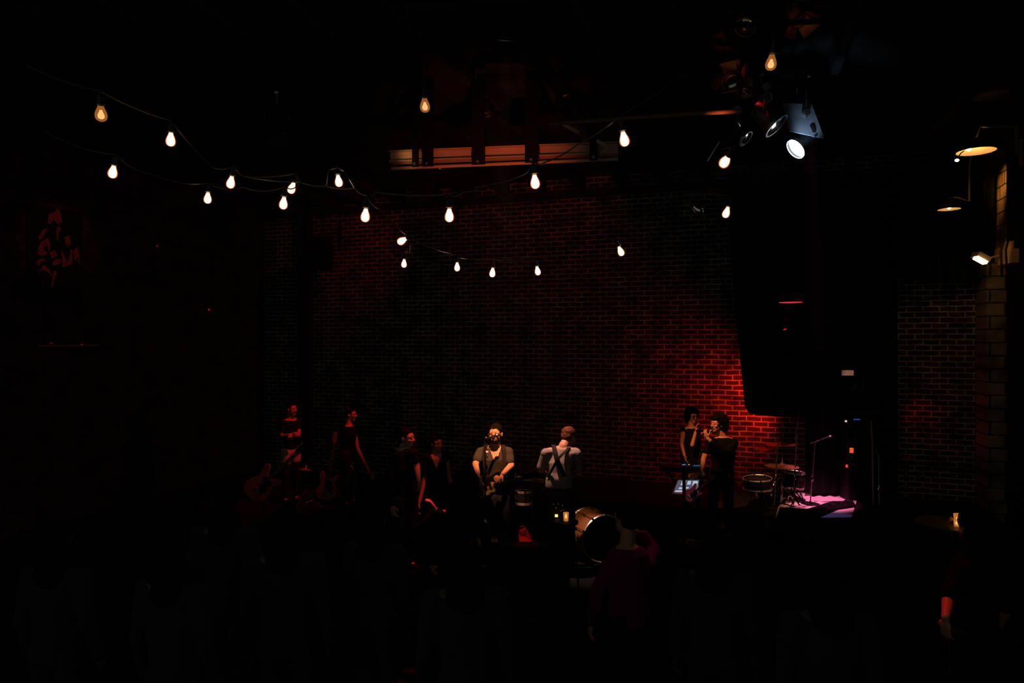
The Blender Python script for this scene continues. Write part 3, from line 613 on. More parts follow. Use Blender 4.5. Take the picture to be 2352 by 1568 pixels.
def person(label, px, d, H, face, zf=0., vox=.008, skin=M_SKIN, hair='short', hairm=M_HAIR, top=M_TBLK, sleeve=.55, bottom=M_JEAN, J=None,
           headdir=None, headoff=(0, 0), vneck=False, lean=0., female=False, shorts=None, curl=(.5, .5), hd=(None, None), pn=(None, None), xy=None, group='musicians and guests', topname='shirt', hemz=.50, foldamp=.006, collar=False, detail=True):
    J = J or {}
    s = H / 1.75
    base = Vector(((xy or P(px, 784, d))[0], (xy or P(px, 784, d))[1], zf))
    f = Vector(face); f.z = 0; f.normalize(); r = Vector((f.y, -f.x, 0))   # person's own right
    L = {}
    def at(side, fwd, z): return base + r * side + f * (fwd + lean * max(0, z / H - .5) * 1.6) + UP * z
    sw = (.098 if female else .110) * H
    L['pel'] = at(0, 0, .53 * H); L['chest'] = at(0, 0, .72 * H); L['nb'] = at(0, -.005, .825 * H)
    hx, hz = headoff
    L['head'] = at(hx, .025 * s + 0, .932 * H + hz)
    for sgn, k in ((1, 'R'), (-1, 'L')):
        L['s' + k] = at(sgn * sw, -.01, .805 * H); L['e' + k] = at(sgn * (sw + .05), -.02, .63 * H); L['w' + k] = at(sgn * (sw + .06), .06, .49 * H)
        L['h' + k] = at(sgn * .052 * H, 0, .51 * H); L['k' + k] = at(sgn * .058 * H, .03, .28 * H); L['a' + k] = at(sgn * .062 * H, -.02, .045 * H)
    L.update(J)
    t = thing('person', label, 'person', base, group)
    hf = Vector(headdir or face).normalized(); hr = Vector((hf.y, -hf.x, 0)).normalized(); hu = hr.cross(hf).normalized()
    if hu.z < 0: hu = -hu
    hc = L['head']
    def h(a, b_, c): return hc + hr * a * s + hf * b_ * s + hu * c * s
    m = MB()
    # head
    m.ell(h(0, -.012, .022), hr * .074 * s, hf * .095 * s, hu * .092 * s)
    m.ell(h(0, .022, -.045), hr * .056 * s, hf * .062 * s, hu * .066 * s)
    m.ell(h(0, .058, -.092), hr * .028 * s, hf * .026 * s, hu * .020 * s)
    m.ell(h(0, .045, .02), hr * .062 * s, hf * .044 * s, hu * .058 * s)
    if detail:
        m.cap(h(-.040, .068, .022), .013 * s, h(.040, .068, .022), .013 * s)
        m.cap(h(0, .080, .012), .008 * s, h(0, .108, -.024), .013 * s); m.cap(h(-.014, .092, -.028), .008 * s, h(.014, .092, -.028), .008 * s)
        for sg in (-1, 1):
            m.ell(h(sg * .038, .060, -.022), hr * .024 * s, hf * .022 * s, hu * .022 * s)
            m.ell(h(sg * .076, -.008, -.008), hr * .010 * s, hf * .019 * s, hu * .032 * s)
    m.cap(h(0, -.028, -.055), .054 * s, L['nb'] + UP * .01, .060 * s)
    # trunk
    fem = .9 if female else 1
    m.loft([(L['pel'] - UP * .07 * s, .13 * s, .09 * s), (L['pel'], .155 * s * fem, .105 * s), (L['pel'].lerp(L['chest'], .45), .132 * s * fem, .098 * s), (L['chest'], .155 * s * fem, .112 * s), (L['nb'] - UP * .06 * s, .145 * s * fem, .095 * s), (L['nb'] - UP * .01, .085 * s, .07 * s), (L['nb'] + UP * .02, .05 * s, .05 * s)], r, f)
    for k in 'RL':
        m.cap(L['nb'] - UP * .02, .052 * s, L['s' + k], .054 * s * fem)
        m.cap(L['s' + k], .052 * s * fem, L['e' + k], .038 * s * fem); m.cap(L['e' + k], .039 * s * fem, L['w' + k], .026 * s)
        i = 0 if k == 'R' else 1
        dr = hd[i] if hd[i] is not None else (L['w' + k] - L['e' + k]); pnv = pn[i] if pn[i] is not None else (-r if k == 'R' else r)
        hand(m, L['w' + k] + Vector(dr).normalized() * .01, Vector(dr), Vector(pnv), f, s, curl[i])
        m.cap(L['h' + k], .088 * s, L['k' + k], .054 * s); m.cap(L['k' + k], .055 * s, L['a' + k], .036 * s)
        m.cap(L['a' + k] - UP * .02 * s, .036 * s, L['a' + k] + f * .15 * s - UP * (L['a' + k].z - zf - .03), .028 * s)
    put('body', remesh(m, vox, 2), skin, t)
    if detail:
        for sg in (-1, 1):
            m = MB(); m.ell(h(sg * .031, .072, .002), hr * .013 * s, hf * .012 * s, hu * .009 * s, 10, 6); mk('eye', m, M_EYE, t)
        m = MB(); m.cap(h(-.020, .083, -.054), .006 * s, h(.020, .083, -.054), .006 * s, 8); m.cap(h(-.015, .085, -.062), .006 * s, h(.015, .085, -.062), .006 * s, 8); mk('mouth', m, M_LIP, t)
        for sg in (-1, 1):
            m = MB(); m.cap(h(sg * .018, .084, .026), .005 * s, h(sg * .046, .070, .028), .004 * s, 8); mk('eyebrow', m, hairm, t)
    # hair
    m = MB()
    if hair == 'short':
        m.ell(h(0, -.020, .040), hr * .082 * s, hf * .096 * s, hu * .086 * s); m.ell(h(0, -.045, -.005), hr * .074 * s, hf * .066 * s, hu * .07 * s); am = .005
    elif hair == 'curly':
        m.ell(h(0, -.050, .045), hr * .125 * s, hf * .115 * s, hu * .115 * s); m.ell(h(0, -.075, -.025), hr * .115 * s, hf * .085 * s, hu * .105 * s); m.ell(h(0, .03, .085), hr * .085 * s, hf * .065 * s, hu * .045 * s); am = .016
    elif hair == 'bun':
        m.ell(h(0, -.020, .038), hr * .084 * s, hf * .098 * s, hu * .088 * s); m.ell(h(0, -.045, -.005), hr * .076 * s, hf * .068 * s, hu * .075 * s); m.ell(h(0, -.09, .105), hr * .05 * s, hf * .05 * s, hu * .045 * s); am = .006
    elif hair == 'long':
        m.ell(h(0, -.022, .040), hr * .088 * s, hf * .100 * s, hu * .088 * s); m.ell(h(0, -.055, -.06), hr * .088 * s, hf * .06 * s, hu * .14 * s); m.ell(h(0, -.06, -.17), hr * .08 * s, hf * .04 * s, hu * .10 * s); am = .008
    elif hair == 'cap':
        m.ell(h(0, -.016, .048), hr * .086 * s, hf * .102 * s, hu * .078 * s); m.ell(h(0, .085, .045), hr * .07 * s, hf * .055 * s, hu * .008 * s); m.ell(h(0, -.045, -.005), hr * .075 * s, hf * .066 * s, hu * .07 * s); am = .003
    put('hair' if hair != 'cap' else 'cap', remesh(m, max(vox, .008), 1, am, 38), hairm, t)
    # shirt
    g_ = .016 * s; m = MB()
    m.loft([(L['pel'] - UP * (.53 - hemz) * H - UP * .02, .165 * s * fem, .122 * s), (L['pel'] + UP * .05, .158 * s * fem, .120 * s), (L['pel'].lerp(L['chest'], .5), .150 * s * fem, .118 * s), (L['chest'], .172 * s * fem, .128 * s), (L['nb'] - UP * .06 * s, .16 * s * fem, .110 * s), (L['nb'] - UP * .012, .10 * s, .082 * s)], r, f)
    for k in 'RL':
        m.cap(L['nb'] - UP * .045 * s, .058 * s, L['s' + k], .066 * s * fem)
        sv = sleeve[0 if k == 'R' else 1] if isinstance(sleeve, tuple) else sleeve
        if sv > 0:
            e = L['s' + k].lerp(L['e' + k], min(sv, 1)); m.cap(L['s' + k], .060 * s * fem, e, (.057 if sv < 1 else .052) * s)
            if sv > 1: m.cap(L['e' + k], .052 * s, L['e' + k].lerp(L['w' + k], sv - 1), .042 * s)
    keep = None
    if vneck:
        cn = L['nb']
        def keep(p):
            q = p - cn; a = abs(q.dot(r)); z = q.z
            return not (q.dot(f) > .0 and z > -.17 * s and a < (.17 * s + z) * .42 + .003)
    put(topname, remesh(m, max(vox, .009), 2, foldamp * 2.2, 7, keep, (1, 1, .45)), top, t)
    # trousers
    m = MB(); hip = L['pel']
    m.loft([(hip - UP * .12 * s, .10 * s, .09 * s), (hip - UP * .06 * s, .162 * s * fem, .118 * s), (hip + UP * .04 * s, .158 * s * fem, .112 * s)], r, f)
    for k in 'RL':
        m.cap(L['h' + k], .098 * s, L['h' + k].lerp(L['k' + k], .4 if shorts else 1), (.088 if shorts else .070) * s)
        if not shorts: m.cap(L['k' + k], .070 * s, L['a' + k] + UP * .02, .056 * s)
    put('shorts' if shorts else 'trousers', remesh(m, max(vox, .012), 2, .008, 6), shorts or bottom, t)
    if shorts:
        m = MB()
        for k in 'RL': m.cap(L['h' + k].lerp(L['k' + k], .2), .088 * s, L['k' + k], .062 * s); m.cap(L['k' + k], .062 * s, L['a' + k] + UP * .02, .044 * s)
        put('leggings', remesh(m, max(vox, .012), 2), bottom, t)
    if collar:
        m = MB(); m.cap(L['nb'] - UP * .04, .115 * s, hc - hu * .06 * s - hf * .03 * s, .080 * s); put('collar', remesh(m, .012, 1), M_CLOTH, t)
    for k in 'RL':
        m = MB(); a = L['a' + k]; toe = a + f * .17 * s; toe.z = zf + .035; hl_ = a - f * .04; hl_.z = zf + .038
        m.cap(hl_, .042 * s, toe, .038 * s); m.cap(a - UP * .01, .044 * s, hl_ + f * .05, .045 * s); m.obox(Vector((a.x, a.y, zf + .008)) + f * .06 * s, r * .042 * s, f * .14 * s, UP * .008); mk('shoe', m, M_BLACK, t)
    t['_'] = 1; del t['_']
    return t, L, (r, f, s)

TOCAM = -FW
# --- singer with guitar, facing the camera (head top 972)
D5 = 8.34
J5 = {'head': P(1138, 996, D5 - .05), 'nb': P(1138, 1024, D5 + .02), 'sL': P(1166, 1038, D5), 'sR': P(1105, 1038, D5), 'chest': P(1136, 1053, D5), 'pel': P(1136, 1098, D5 + .03),
      'eL': P(1174, 1068, D5 - .05), 'wL': P(1156, 1087, D5 - .30), 'eR': P(1092, 1066, D5 - .10), 'wR': P(1098, 1088, D5 - .34)}
s5, L5, (r5, f5, k5) = person('singer in olive shirt with dark straps, facing us behind a microphone', 1136, D5, 1.80, TOCAM, 0, .006, top=M_TOLV, sleeve=.62, J=J5, vneck=True, curl=(.35, .7),
    headdir=-FW - RT * .22 - UP * .02, hd=(RT * .35 - UP * .9 - FW * .15, -RT * .75 - UP * .55 - FW * .2), pn=(RT, FW - UP * .6), hemz=.52)
# beard and straps
hc = L5['head']; hf5 = (-FW - RT * .22).normalized(); hr5 = Vector((hf5.y, -hf5.x, 0))
m = MB(); m.ell(hc + hf5 * .052 - UP * .088, hr5 * .050, hf5 * .042, UP * .030); m.ell(hc + hf5 * .02 - UP * .075, hr5 * .062, hf5 * .045, UP * .035); put('beard', remesh(m, .008, 1, .004, 40), M_HAIR, s5)
m = MB(); m.tube([hc + hf5 * .108 - UP * .001 - hr5 * .05, hc + hf5 * .112 - UP * .001, hc + hf5 * .108 - UP * .001 + hr5 * .05], .003)
for sg in (-1, 1): m.lathe([(.021, 0), (.021, .003), (.018, .003), (.018, 0)], hc + hf5 * .104 + hr5 * sg * .032 - UP * .002, hf5, 18, False); m.tube([hc + hf5 * .10 + hr5 * sg * .055, hc + hr5 * sg * .08 - hf5 * .005], .0025)
mk('glasses', m, M_BLACK, s5)
for sg, xs in ((1, 1158), (-1, 1113)):
    m = MB(); m.band([P(xs - sg * 5, 1021, D5 + .06), P(xs - sg * 3, 1022, D5 - .03), P(xs, 1032, D5 - .125), P(xs - sg * 0, 1055, D5 - .150), P(xs - sg * 3, 1080, D5 - .150), P(xs - sg * 5, 1096, D5 - .145)], RT, .05, .006); mk('strap', m, M_STRAP, s5)
m = MB(); m.obox(P(1117, 1037, D5 - .137), RT * .022, FW * .003, UP * .010); mk('badge', m, M_WHITE, s5, smooth=False)

def guitar(label, c, neck, nrm, colm, s=1.0, pick=None, name='electric_guitar', bass=False, group='guitars', headm=None):
    c = Vector(c); Y = Vector(neck).normalized(); N = Vector(nrm); N = (N - Y * N.dot(Y)).normalized(); X = Y.cross(N)
    t = thing(name, label, 'guitar', c, group)
    out = [(0, -.22), (.08, -.215), (.14, -.17), (.165, -.10), (.15, -.03), (.115, .03), (.11, .08), (.135, .13), (.15, .18), (.12, .205), (.085, .18), (.05, .135), (.03, .12), (-.03, .12), (-.05, .15), (-.09, .215), (-.13, .235), (-.155, .20), (-.14, .13), (-.115, .07), (-.12, .01), (-.15, -.05), (-.165, -.11), (-.14, -.17), (-.08, -.215)]
    q = [(x * s, y * s) for x, y in out]
    m = MB(); m.slab(q, X, Y, N, c - N * .022, .044); mk('guitar_body', m, colm, t)
    m = MB(); m.slab([(x * .62 + .01, y * .72 + .0) for x, y in [(a * s, b_ * s) for a, b_ in [(.02, -.1), (.12, -.13), (.15, -.03), (.10, .04), (.12, .12), (.05, .15), (-.03, .14), (-.08, .18), (-.10, .1), (-.03, .05), (-.02, -.05)]]], X, Y, N, c + N * .022, .003); mk('pickguard', m, pick or M_BLACK, t, smooth=False)
    nl = .62 if bass else .46
    m = MB(); m.obox(c + Y * (.10 + nl / 2) * s + N * .018, X * .023 * s, Y * nl / 2 * s, N * .012); mk('neck', m, M_ROSE, t, smooth=False)
    m = MB(); hc_ = c + Y * (.10 + nl) * s; m.slab([(-.025, 0), (.025, 0), (.032, .05), (.02, .17), (-.03, .18), (-.045, .10), (-.04, .04)], X * s, Y * s, N, hc_, .014); hd_ = mk('headstock', m, headm or colm, t)
    for k in range(4 if bass else 6):
        m = MB(); kp = hc_ + Y * (.035 + k * (.036 if bass else .023)) * s - X * .052 * s + N * .007; m.tube([kp, kp + X * .02], .004, 6); m.ell(kp - X * .006, X * .004, Y * .008, N * .009, 8, 5); mk('tuning_peg', m, M_STEEL, hd_)
    for yy in (-.02, .05):
        m = MB(); m.obox(c + Y * yy * s + N * .027, X * .035 * s, Y * .012 * s, N * .005); mk('pickup', m, M_GLOSS, t, smooth=False)
    m = MB(); m.obox(c - Y * .10 * s + N * .028, X * .04 * s, Y * .015 * s, N * .006); mk('bridge', m, M_STEEL, t, smooth=False)
    m = MB()
    for k in range(4 if bass else 6): o = X * (-.014 + k * (.009 if bass else .0056)); m.tube([c - Y * .10 * s + N * .036 + o, hc_ + Y * .02 * s + N * .032 + o], .0008, 4)
    mk('strings', m, M_STEEL, t)
    for k in range(2):
        m = MB(); m.lathe([(.009, 0), (.009, .012), (.006, .014)], c + X * .11 * s - Y * (.08 + .05 * k) * s + N * .022, N, 12); mk('knob', m, M_STEEL, t)
    return t
guitar('dark electric guitar with amber pickguard held by the singer in olive shirt', P(1122, 1117, D5 - .23), RT * .85 + UP * .30 - FW * .45, -FW - RT * .4, M_CLOTH, .92, M_AMBER)

# --- musician seen from behind in grey shirt
D6 = 8.2
J6 = {'head': P(1306, 1003, D6 + .10), 'nb': P(1294, 1027, D6 + .02), 'sL': P(1253, 1040, D6), 'sR': P(1322, 1040, D6 + .02), 'chest': P(1286, 1060, D6 + .01), 'pel': P(1286, 1105, D6 - .02),
      'eL': P(1242, 1080, D6 + .03), 'wL': P(1258, 1094, D6 + .26), 'eR': P(1331, 1086, D6 + .05), 'wR': P(1302, 1100, D6 + .30)}
s6, L6, (r6, f6, k6) = person('guitarist in grey T-shirt with crossed dark straps, back turned to us', 1288, D6, 1.77, FW, 0, .006, top=M_TGRY, sleeve=.80, J=J6, hairm=M_HAIRB, foldamp=.009,
    headdir=FW * .8 + RT * .62 - UP * .42, curl=(.6, .6), hemz=.5)
def sling(pts, w=.045):
    m = MB(); m.band(pts, RT, w, .006); mk('strap', m, M_STRAP, s6)
zb = D6 - .125
sling([P(1270, 1023, D6 + .07), P(1271, 1021, D6 - .03), P(1274, 1031, D6 - .10), P(1278, 1048, zb - .02), P(1283, 1062, zb - .025), P(1296, 1092, zb - .015), P(1306, 1106, D6 - .08)], .05)
sling([P(1309, 1028, D6 + .07), P(1307, 1027, D6 - .03), P(1300, 1035, D6 - .10), P(1290, 1045, zb - .02), P(1280, 1056, zb - .03), P(1268, 1078, zb - .015), P(1258, 1096, D6 - .08)], .03)
guitar('black electric guitar worn in front by the guitarist in grey', P(1282, 1110, D6 + .22), -RT * .9 + UP * .12, FW, M_CLOTH, .9)

# --- curly haired singer in profile, microphone at the mouth
D8 = 9.72
J8 = {'head': P(1648, 974, D8), 'nb': P(1660, 1002, D8 + .02), 'sR': P(1630, 1017, D8 + .02), 'sL': P(1686, 1017, D8), 'chest': P(1660, 1040, D8 + .01), 'pel': P(1660, 1098, D8 + .02),
      'eL': P(1672, 1048, D8 - .26), 'wL': P(1626, 1007, D8 - .20), 'eR': P(1616, 1054, D8 - .02), 'wR': P(1613, 1078, D8 - .14)}
s8, L8, (r8, f8, k8) = person('curly haired singer in black T-shirt, holding a microphone to the mouth in profile', 1655, D8, 1.76, -RT * .25 - FW * .95, 0, .006, hair='curly', J=J8, sleeve=(.55, 1.8), skin=M_SKIN,
    headdir=-RT * .92 - FW * .42 + UP * .02, curl=(.6, 1.0), hd=(-UP * .95 + RT * .25, -RT * .35 + UP * .7 + FW * .1), pn=(RT, RT * .6 + FW * .6), foldamp=.004)
def micro(label, a, b_, held=None):
    a, b_ = Vector(a), Vector(b_); d_ = (b_ - a).normalized(); t = thing('microphone', label, 'microphone', a, 'microphones')
    m = MB(); m.lathe([(.010, 0), (.012, .02), (.014, .12), (.017, .135)], a, d_, 14); mk('handle', m, M_BLACK, t)
    m = MB(); m.ell(a + d_ * .158, d_.orthogonal().normalized() * .024, d_.cross(d_.orthogonal()).normalized() * .024, d_ * .028, 14, 8); mk('grille', m, M_DULL, t)
    return t
micro('black hand microphone held by the curly haired singer', P(1612, 997, D8 - .19), P(1634, 989, D8 - .14))
guitar('dark electric guitar with yellow edges hanging on the curly haired singer', P(1648, 1102, D8 - .22), -RT * .75 + UP * .22 - FW * .6, -FW * .8 + RT * .4, M_CLOTH, .9, M_CLOTH, headm=M_AMBER)

# --- woman behind, hand to her face, dark glasses
D7 = 10.4
J7 = {'head': P(1591, 956, D7), 'nb': P(1588, 980, D7), 'sR': P(1570, 988, D7), 'sL': P(1608, 992, D7), 'chest': P(1589, 1015, D7), 'pel': P(1588, 1060, D7),
      'eL': P(1590, 1022, D7 - .22), 'wL': P(1598, 992, D7 - .18), 'eR': P(1566, 1020, D7 - .02), 'wR': P(1572, 1045, D7 - .12)}
s7, L7, _ = person('woman in dark sleeveless top raising a hand to her face behind the curly haired singer', 1590, D7, 1.60, -FW - RT * .2, ZS, .008, hair='curly', J=J7, sleeve=0, skin=M_SKIN2, female=True,
    headdir=-FW + RT * .25, curl=(.4, .55), hd=(None, UP + RT * .1), pn=(None, -FW * .2 + RT))
hc = L7['head']; hf7 = (-FW + RT * .25).normalized(); hr7 = Vector((hf7.y, -hf7.x, 0))
m = MB()
for sg in (-1, 1): m.ell(hc + hf7 * .085 + hr7 * sg * .028 + UP * .002, hr7 * .027, hf7 * .006, UP * .019, 12, 6)
m.tube([hc + hf7 * .088 - hr7 * .05, hc + hf7 * .088 + hr7 * .05], .004); mk('sunglasses', m, M_GLOSS, s7)

# --- left group
D1 = 11.9
J1 = {'wL': P(676, 1000, D1 - .18), 'eL': P(686, 1000, D1 - .05), 'eR': P(646, 1002, D1 - .08), 'wR': P(668, 998, D1 - .22)}
person('woman in dark top and pale shorts, arms folded, far left of the group', 668, D1, 1.74, -FW * .5 + RT * .6, 0, .009, hair='short', skin=M_SKIN2, sleeve=.5, J=J1, female=True, shorts=M_PALE, headdir=RT * .8 - FW * .5, foldamp=.003, hemz=.55, curl=(.8, .8))
D2 = 11.7
J2 = {'sL': P(812, 990, D2 + .05), 'eL': P(822, 1032, D2), 'wL': P(848, 1083, D2 - .05), 'sR': P(796, 992, D2 + .1), 'eR': P(790, 1030, D2 + .1), 'wR': P(800, 1060, D2 - .05), 'head': P(806, 952, D2), 'nb': P(802, 976, D2)}
person('woman with bun in black sleeveless dress, face in profile, arm stretched down', 802, D2, 1.72, RT * .9 - FW * .35, 0, .008, hair='bun', skin=M_SKIN2, sleeve=0, J=J2, female=True, headdir=RT * .95 - FW * .2, topname='dress', hemz=.42, foldamp=.003, hd=(None, RT * .5 - UP * .7))
D3 = 8.35
J3 = {'head': P(934, 1006, D3), 'nb': P(927, 1031, D3 + .02), 'eL': P(958, 1072, D3 - .12), 'wL': P(962, 1102, D3 - .22), 'sL': P(948, 1042, D3 - .08), 'sR': P(908, 1040, D3 + .05)}
person('man in dark T-shirt looking right, bare forearm lit red', 930, D3, 1.74, RT * .6 - FW * .5, 0, .007, sleeve=(1.9, .55), J=J3, headdir=RT * .92 - FW * .38)
D4 = 8.6
J4 = {'head': P(1003, 1019, D4), 'nb': P(1001, 1042, D4), 'sL': P(1024, 1050, D4), 'sR': P(982, 1052, D4), 'eL': P(1030, 1082, D4), 'eR': P(980, 1086, D4)}
person('woman with low-cut dark top and bare shoulders, standing left of the olive shirt singer', 1003, D4, 1.62, -FW + RT * .2, 0, .008, hair='long', skin=M_SKIN2, sleeve=0, J=J4, female=True, vneck=True, headdir=-FW * .7 + RT * .55)
# --- guest whose hand is lit
DH = 6.2
JH = {'eR': P(1022, 1196, DH + .1), 'wR': P(1002, 1171, DH - .02), 'eL': P(940, 1230, DH)}
person('guest in black raising a red-lit hand below the man in dark T-shirt', 1045, DH, 1.52, FW, 0, .008, J=JH, collar=True, sleeve=1.9, hd=(-RT * .35 + UP * .55, None), pn=(-RT * .8 - UP * .5, None), curl=(.45, .5), headoff=(0, 0), detail=False)
# --- maroon shirt guest
DM = 4.8
JM = {'sR': P(1484, 1300, DM), 'sL': P(1398, 1303, DM), 'eR': P(1500, 1262, DM + .25), 'wR': P(1478, 1226, DM + .3)}
person('guest in maroon shirt seen from behind, raised hand by the head', 1440, DM, 1.66, FW - RT * .2, 0, .008, skin=M_SKIN2, top=M_TMAR, J=JM, sleeve=1.9, hair='short', headdir=FW * .75 - RT * .6, hd=(-RT * .9 + UP * .2, None), curl=(.3, .5), detail=False)
# --- right guest with lit forearm
DR = 4.5
JR = {'sL': P(2205, 1300, DR), 'sR': P(2285, 1300, DR), 'eL': P(2178, 1376, DR - .1), 'wL': P(2172, 1418, DR - .25), 'eR': P(2310, 1400, DR)}
person('guest in dark hooded top at the lower right with a bright red-lit forearm', 2240, DR, 1.70, FW - RT * .3, 0, .008, J=JR, collar=True, sleeve=.9, hair='long', hd=(None, -UP), curl=(.5, .5), detail=False)

# --- dark crowd: three figures, copied
protos = []
for k, hr_ in enumerate(('short', 'long', 'cap')):
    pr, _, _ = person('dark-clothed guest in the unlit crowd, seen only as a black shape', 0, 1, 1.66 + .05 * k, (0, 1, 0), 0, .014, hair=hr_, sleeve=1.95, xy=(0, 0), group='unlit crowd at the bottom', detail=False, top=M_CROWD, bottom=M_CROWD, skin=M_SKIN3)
    hm = MB(); hm.cap(Vector((0, 0, 1.34 + .04 * k)), .13, Vector((0, -.01, 1.46 + .045 * k)), .088, 16); hm.ell(Vector((0, -.06, 1.43 + .045 * k)), Vector((.12, 0, 0)), Vector((0, .07, 0)), Vector((0, 0, .07))); mk('collar', hm, M_CLOTH, pr)
    protos.append(pr)
CR = [(130, 4.3), (400, 3.9), (655, 4.3), (860, 4.8), (1070, 3.8), (520, 4.9), (1640, 4.2), (1900, 3.5)]
for i, (px, dd) in enumerate(CR):
    pr = protos[i % 3]
    if i < 3: q = pr
    else:
        q = pr.copy(); C.objects.link(q)
        for ch in list(pr.children):
            c = ch.copy(); C.objects.link(c); c.parent = q; c.matrix_parent_inverse = ch.matrix_parent_inverse.copy()
for i, (px, dd) in enumerate(CR):
    q = [o for o in C.objects if o.get('group') == 'unlit crowd at the bottom'][i]
    v = P(px, 784, dd); q.location = (v.x, v.y, 0); q.rotation_euler = (0, 0, YAW + random.uniform(-.4, .4))

# ---------------------------------------------------------------- instruments and gear
def drum(c, axis, r, dep, label, shell=M_GLOSS, head=M_WHITE, name='drum', parts_to=None, lugs=8, group='drums', legs=None):
    c = Vector(c); a = Vector(axis).normalized(); u = a.orthogonal().normalized(); v = a.cross(u)
    t = thing(name, label, 'drum', c, group)
    m = MB(); m.lathe([(r * .97, -dep / 2), (r * .98, -dep / 2 + .01), (r * .98, dep / 2 - .01), (r * .97, dep / 2)], c, a, 40, False); mk('shell', m, shell, t)
    for s in (-1, 1):
        m = MB(); m.lathe([(r * .955, s * dep / 2), (r * 1.0, s * (dep / 2 + .012)), (r * 1.03, s * (dep / 2 - .005)), (r * 1.0, s * (dep / 2 - .02)), (r * .97, s * (dep / 2 - .02))], c, a, 40, False); mk('hoop', m, M_HOOP, t)
        m = MB(); m.lathe([(r * .955, 0), (r * .955, s * .004), (.002, s * .004)], c + a * s * dep / 2, a, 40, True); mk('drumhead', m, head, t)
    for k in range(lugs):
        an = 2 * PI * k / lugs + .2; e = u * math.cos(an) + v * math.sin(an)
        m = MB(); m.tube([c + e * (r + .012) - a * (dep / 2 - .005), c + e * (r + .012) + a * (dep / 2 - .005)], .004, 6); m.obox(c + e * (r + .005), e * .012, a * min(.03, dep * .2), e.cross(a) * .009)
        m.obox(c + e * (r + .004) + a * dep / 2, e * .016, a * .012, e.cross(a) * .012)
        mk('lug', m, M_STEEL, t)
    for p0, p1 in (legs or []):
        m = MB(); m.tube([p0, p1], .007); mk('leg', m, M_STEEL, t)
    return t
def tripod(t, top, zf, r=.008, spread=.24, lh=.25, mt=None, a0=.4, base='tripod'):
    top = Vector(top); mt = mt or M_STEEL; g0 = Vector((top.x, top.y, zf))
    m = MB(); m.tube([g0 + UP * .06, g0 + UP * (top.z - zf) * .55], r * 1.5, 10); m.tube([g0 + UP * (top.z - zf) * .55, top], r, 10); mk('pole', m, mt, t)
    m = MB(); m.lathe([(r * 2.4, -.02), (r * 2.4, .02)], g0 + UP * (top.z - zf) * .55, UP, 12); mk('collar', m, mt, t)
    for k in range(3):
        an = a0 + 2 * PI * k / 3; e = Vector((math.cos(an), math.sin(an), 0)); m = MB()
        m.tube([g0 + UP * (lh + .05), g0 + e * spread + UP * .015], r * .9, 8); m.tube([g0 + UP * .08, g0 + e * spread * .55 + UP * (lh * .5)], r * .6, 6); m.cap(g0 + e * spread + UP * .014, .012, g0 + e * (spread + .02) + UP * .014, .012, 8); mk('leg', m, mt, t)
def cymbal(c, r, label, tilt=(0, 0), zf=ZS, boom=None):
    c = Vector(c); a = (UP + RT * tilt[0] + FW * tilt[1]).normalized(); t = thing('cymbal_stand', label, 'cymbal', (c.x, c.y, zf), 'cymbals')
    m = MB(); m.lathe([(.006, .03), (r * .10, .028), (r * .16, .016), (r * .2, .008), (r * .6, -.004), (r, -.018), (r, -.0195), (r * .6, -.0055), (r * .2, .006), (r * .1, .024), (.006, .026)], c, a, 48, False); mk('cymbal', m, M_BRASS, t)
    m = MB(); m.lathe([(.012, .03), (.014, .045), (.006, .055), (.008, .075), (.003, .08)], c, a, 12); mk('wing_nut', m, M_STEEL, t)
    m = MB(); m.lathe([(.02, -.02), (.02, .0)], c - a * .01, a, 12); mk('felt', m, M_BLACK, t)
    tripod(t, c - UP * .02, zf); return t
# near kit on the floor: bass drum
DB = 8.75
ctr = P(1376, 1232, DB); ctr.z = .355
ax = (-FW * .92 + RT * .38).normalized()
DB = 8.85
drum(P(1366, 1226, DB), ax, .295, .44, 'bass drum with brown wooden shell and chrome claws, lying before the musicians', M_SHELL, M_CLOTH, 'bass_drum', lugs=10,
     legs=[(P(1330, 1235, DB), P(1312, 1290, DB - .1)), (P(1420, 1240, DB - .1), P(1436, 1296, DB - .2))])
cymbal(P(1222, 1070, 9.3), .22, 'dim cymbal on a stand between the two guitarists', (.1, -.05), 0)
drum(P(1203, 1142, 9.0), UP + FW * .06, .10, .16, 'small drum with orange rim right of the olive shirt singer', M_GLOSS, M_CLOTH, 'tom_drum', lugs=6, legs=[(P(1200, 1150, 9), P(1190, 1260, 9)), (P(1208, 1150, 9), P(1222, 1262, 9)), (P(1203, 1150, 9.1), P(1204, 1258, 9.2))])
# drum kit on the stage
DK = 10.65
cymbal(P(1796, 1068, DK), .255, 'large bronze cymbal edge-on at the front of the stage drum kit', (.02, .02))
cymbal(P(1797, 1017, DK + .25), .24, 'upper dim bronze cymbal behind the large one', (-.06, .0))
cymbal(P(1760, 1027, DK + .45), .20, 'dark cymbal before the red bricks at the left of the kit', (-.12, 0.02))
drum(P(1740, 1110, DK - .1), UP - RT * .06 - FW * .03, .215, .16, 'snare drum with bright orange-lit chrome rim', M_GLOSS, M_CLOTH, 'snare_drum', lugs=8, legs=[(P(1735, 1122, DK - .1), P(1715, 1166, DK - .2)), (P(1745, 1122, DK - .1), P(1765, 1166, DK - .2)), (P(1740, 1122, DK), P(1742, 1150, DK + .3))])
drum(P(1780, 1125, DK + .35), -FW * .9 + RT * .35, .24, .36, 'dark bass drum standing in the stage drum kit', M_GLOSS, M_CLOTH, 'bass_drum', lugs=8)
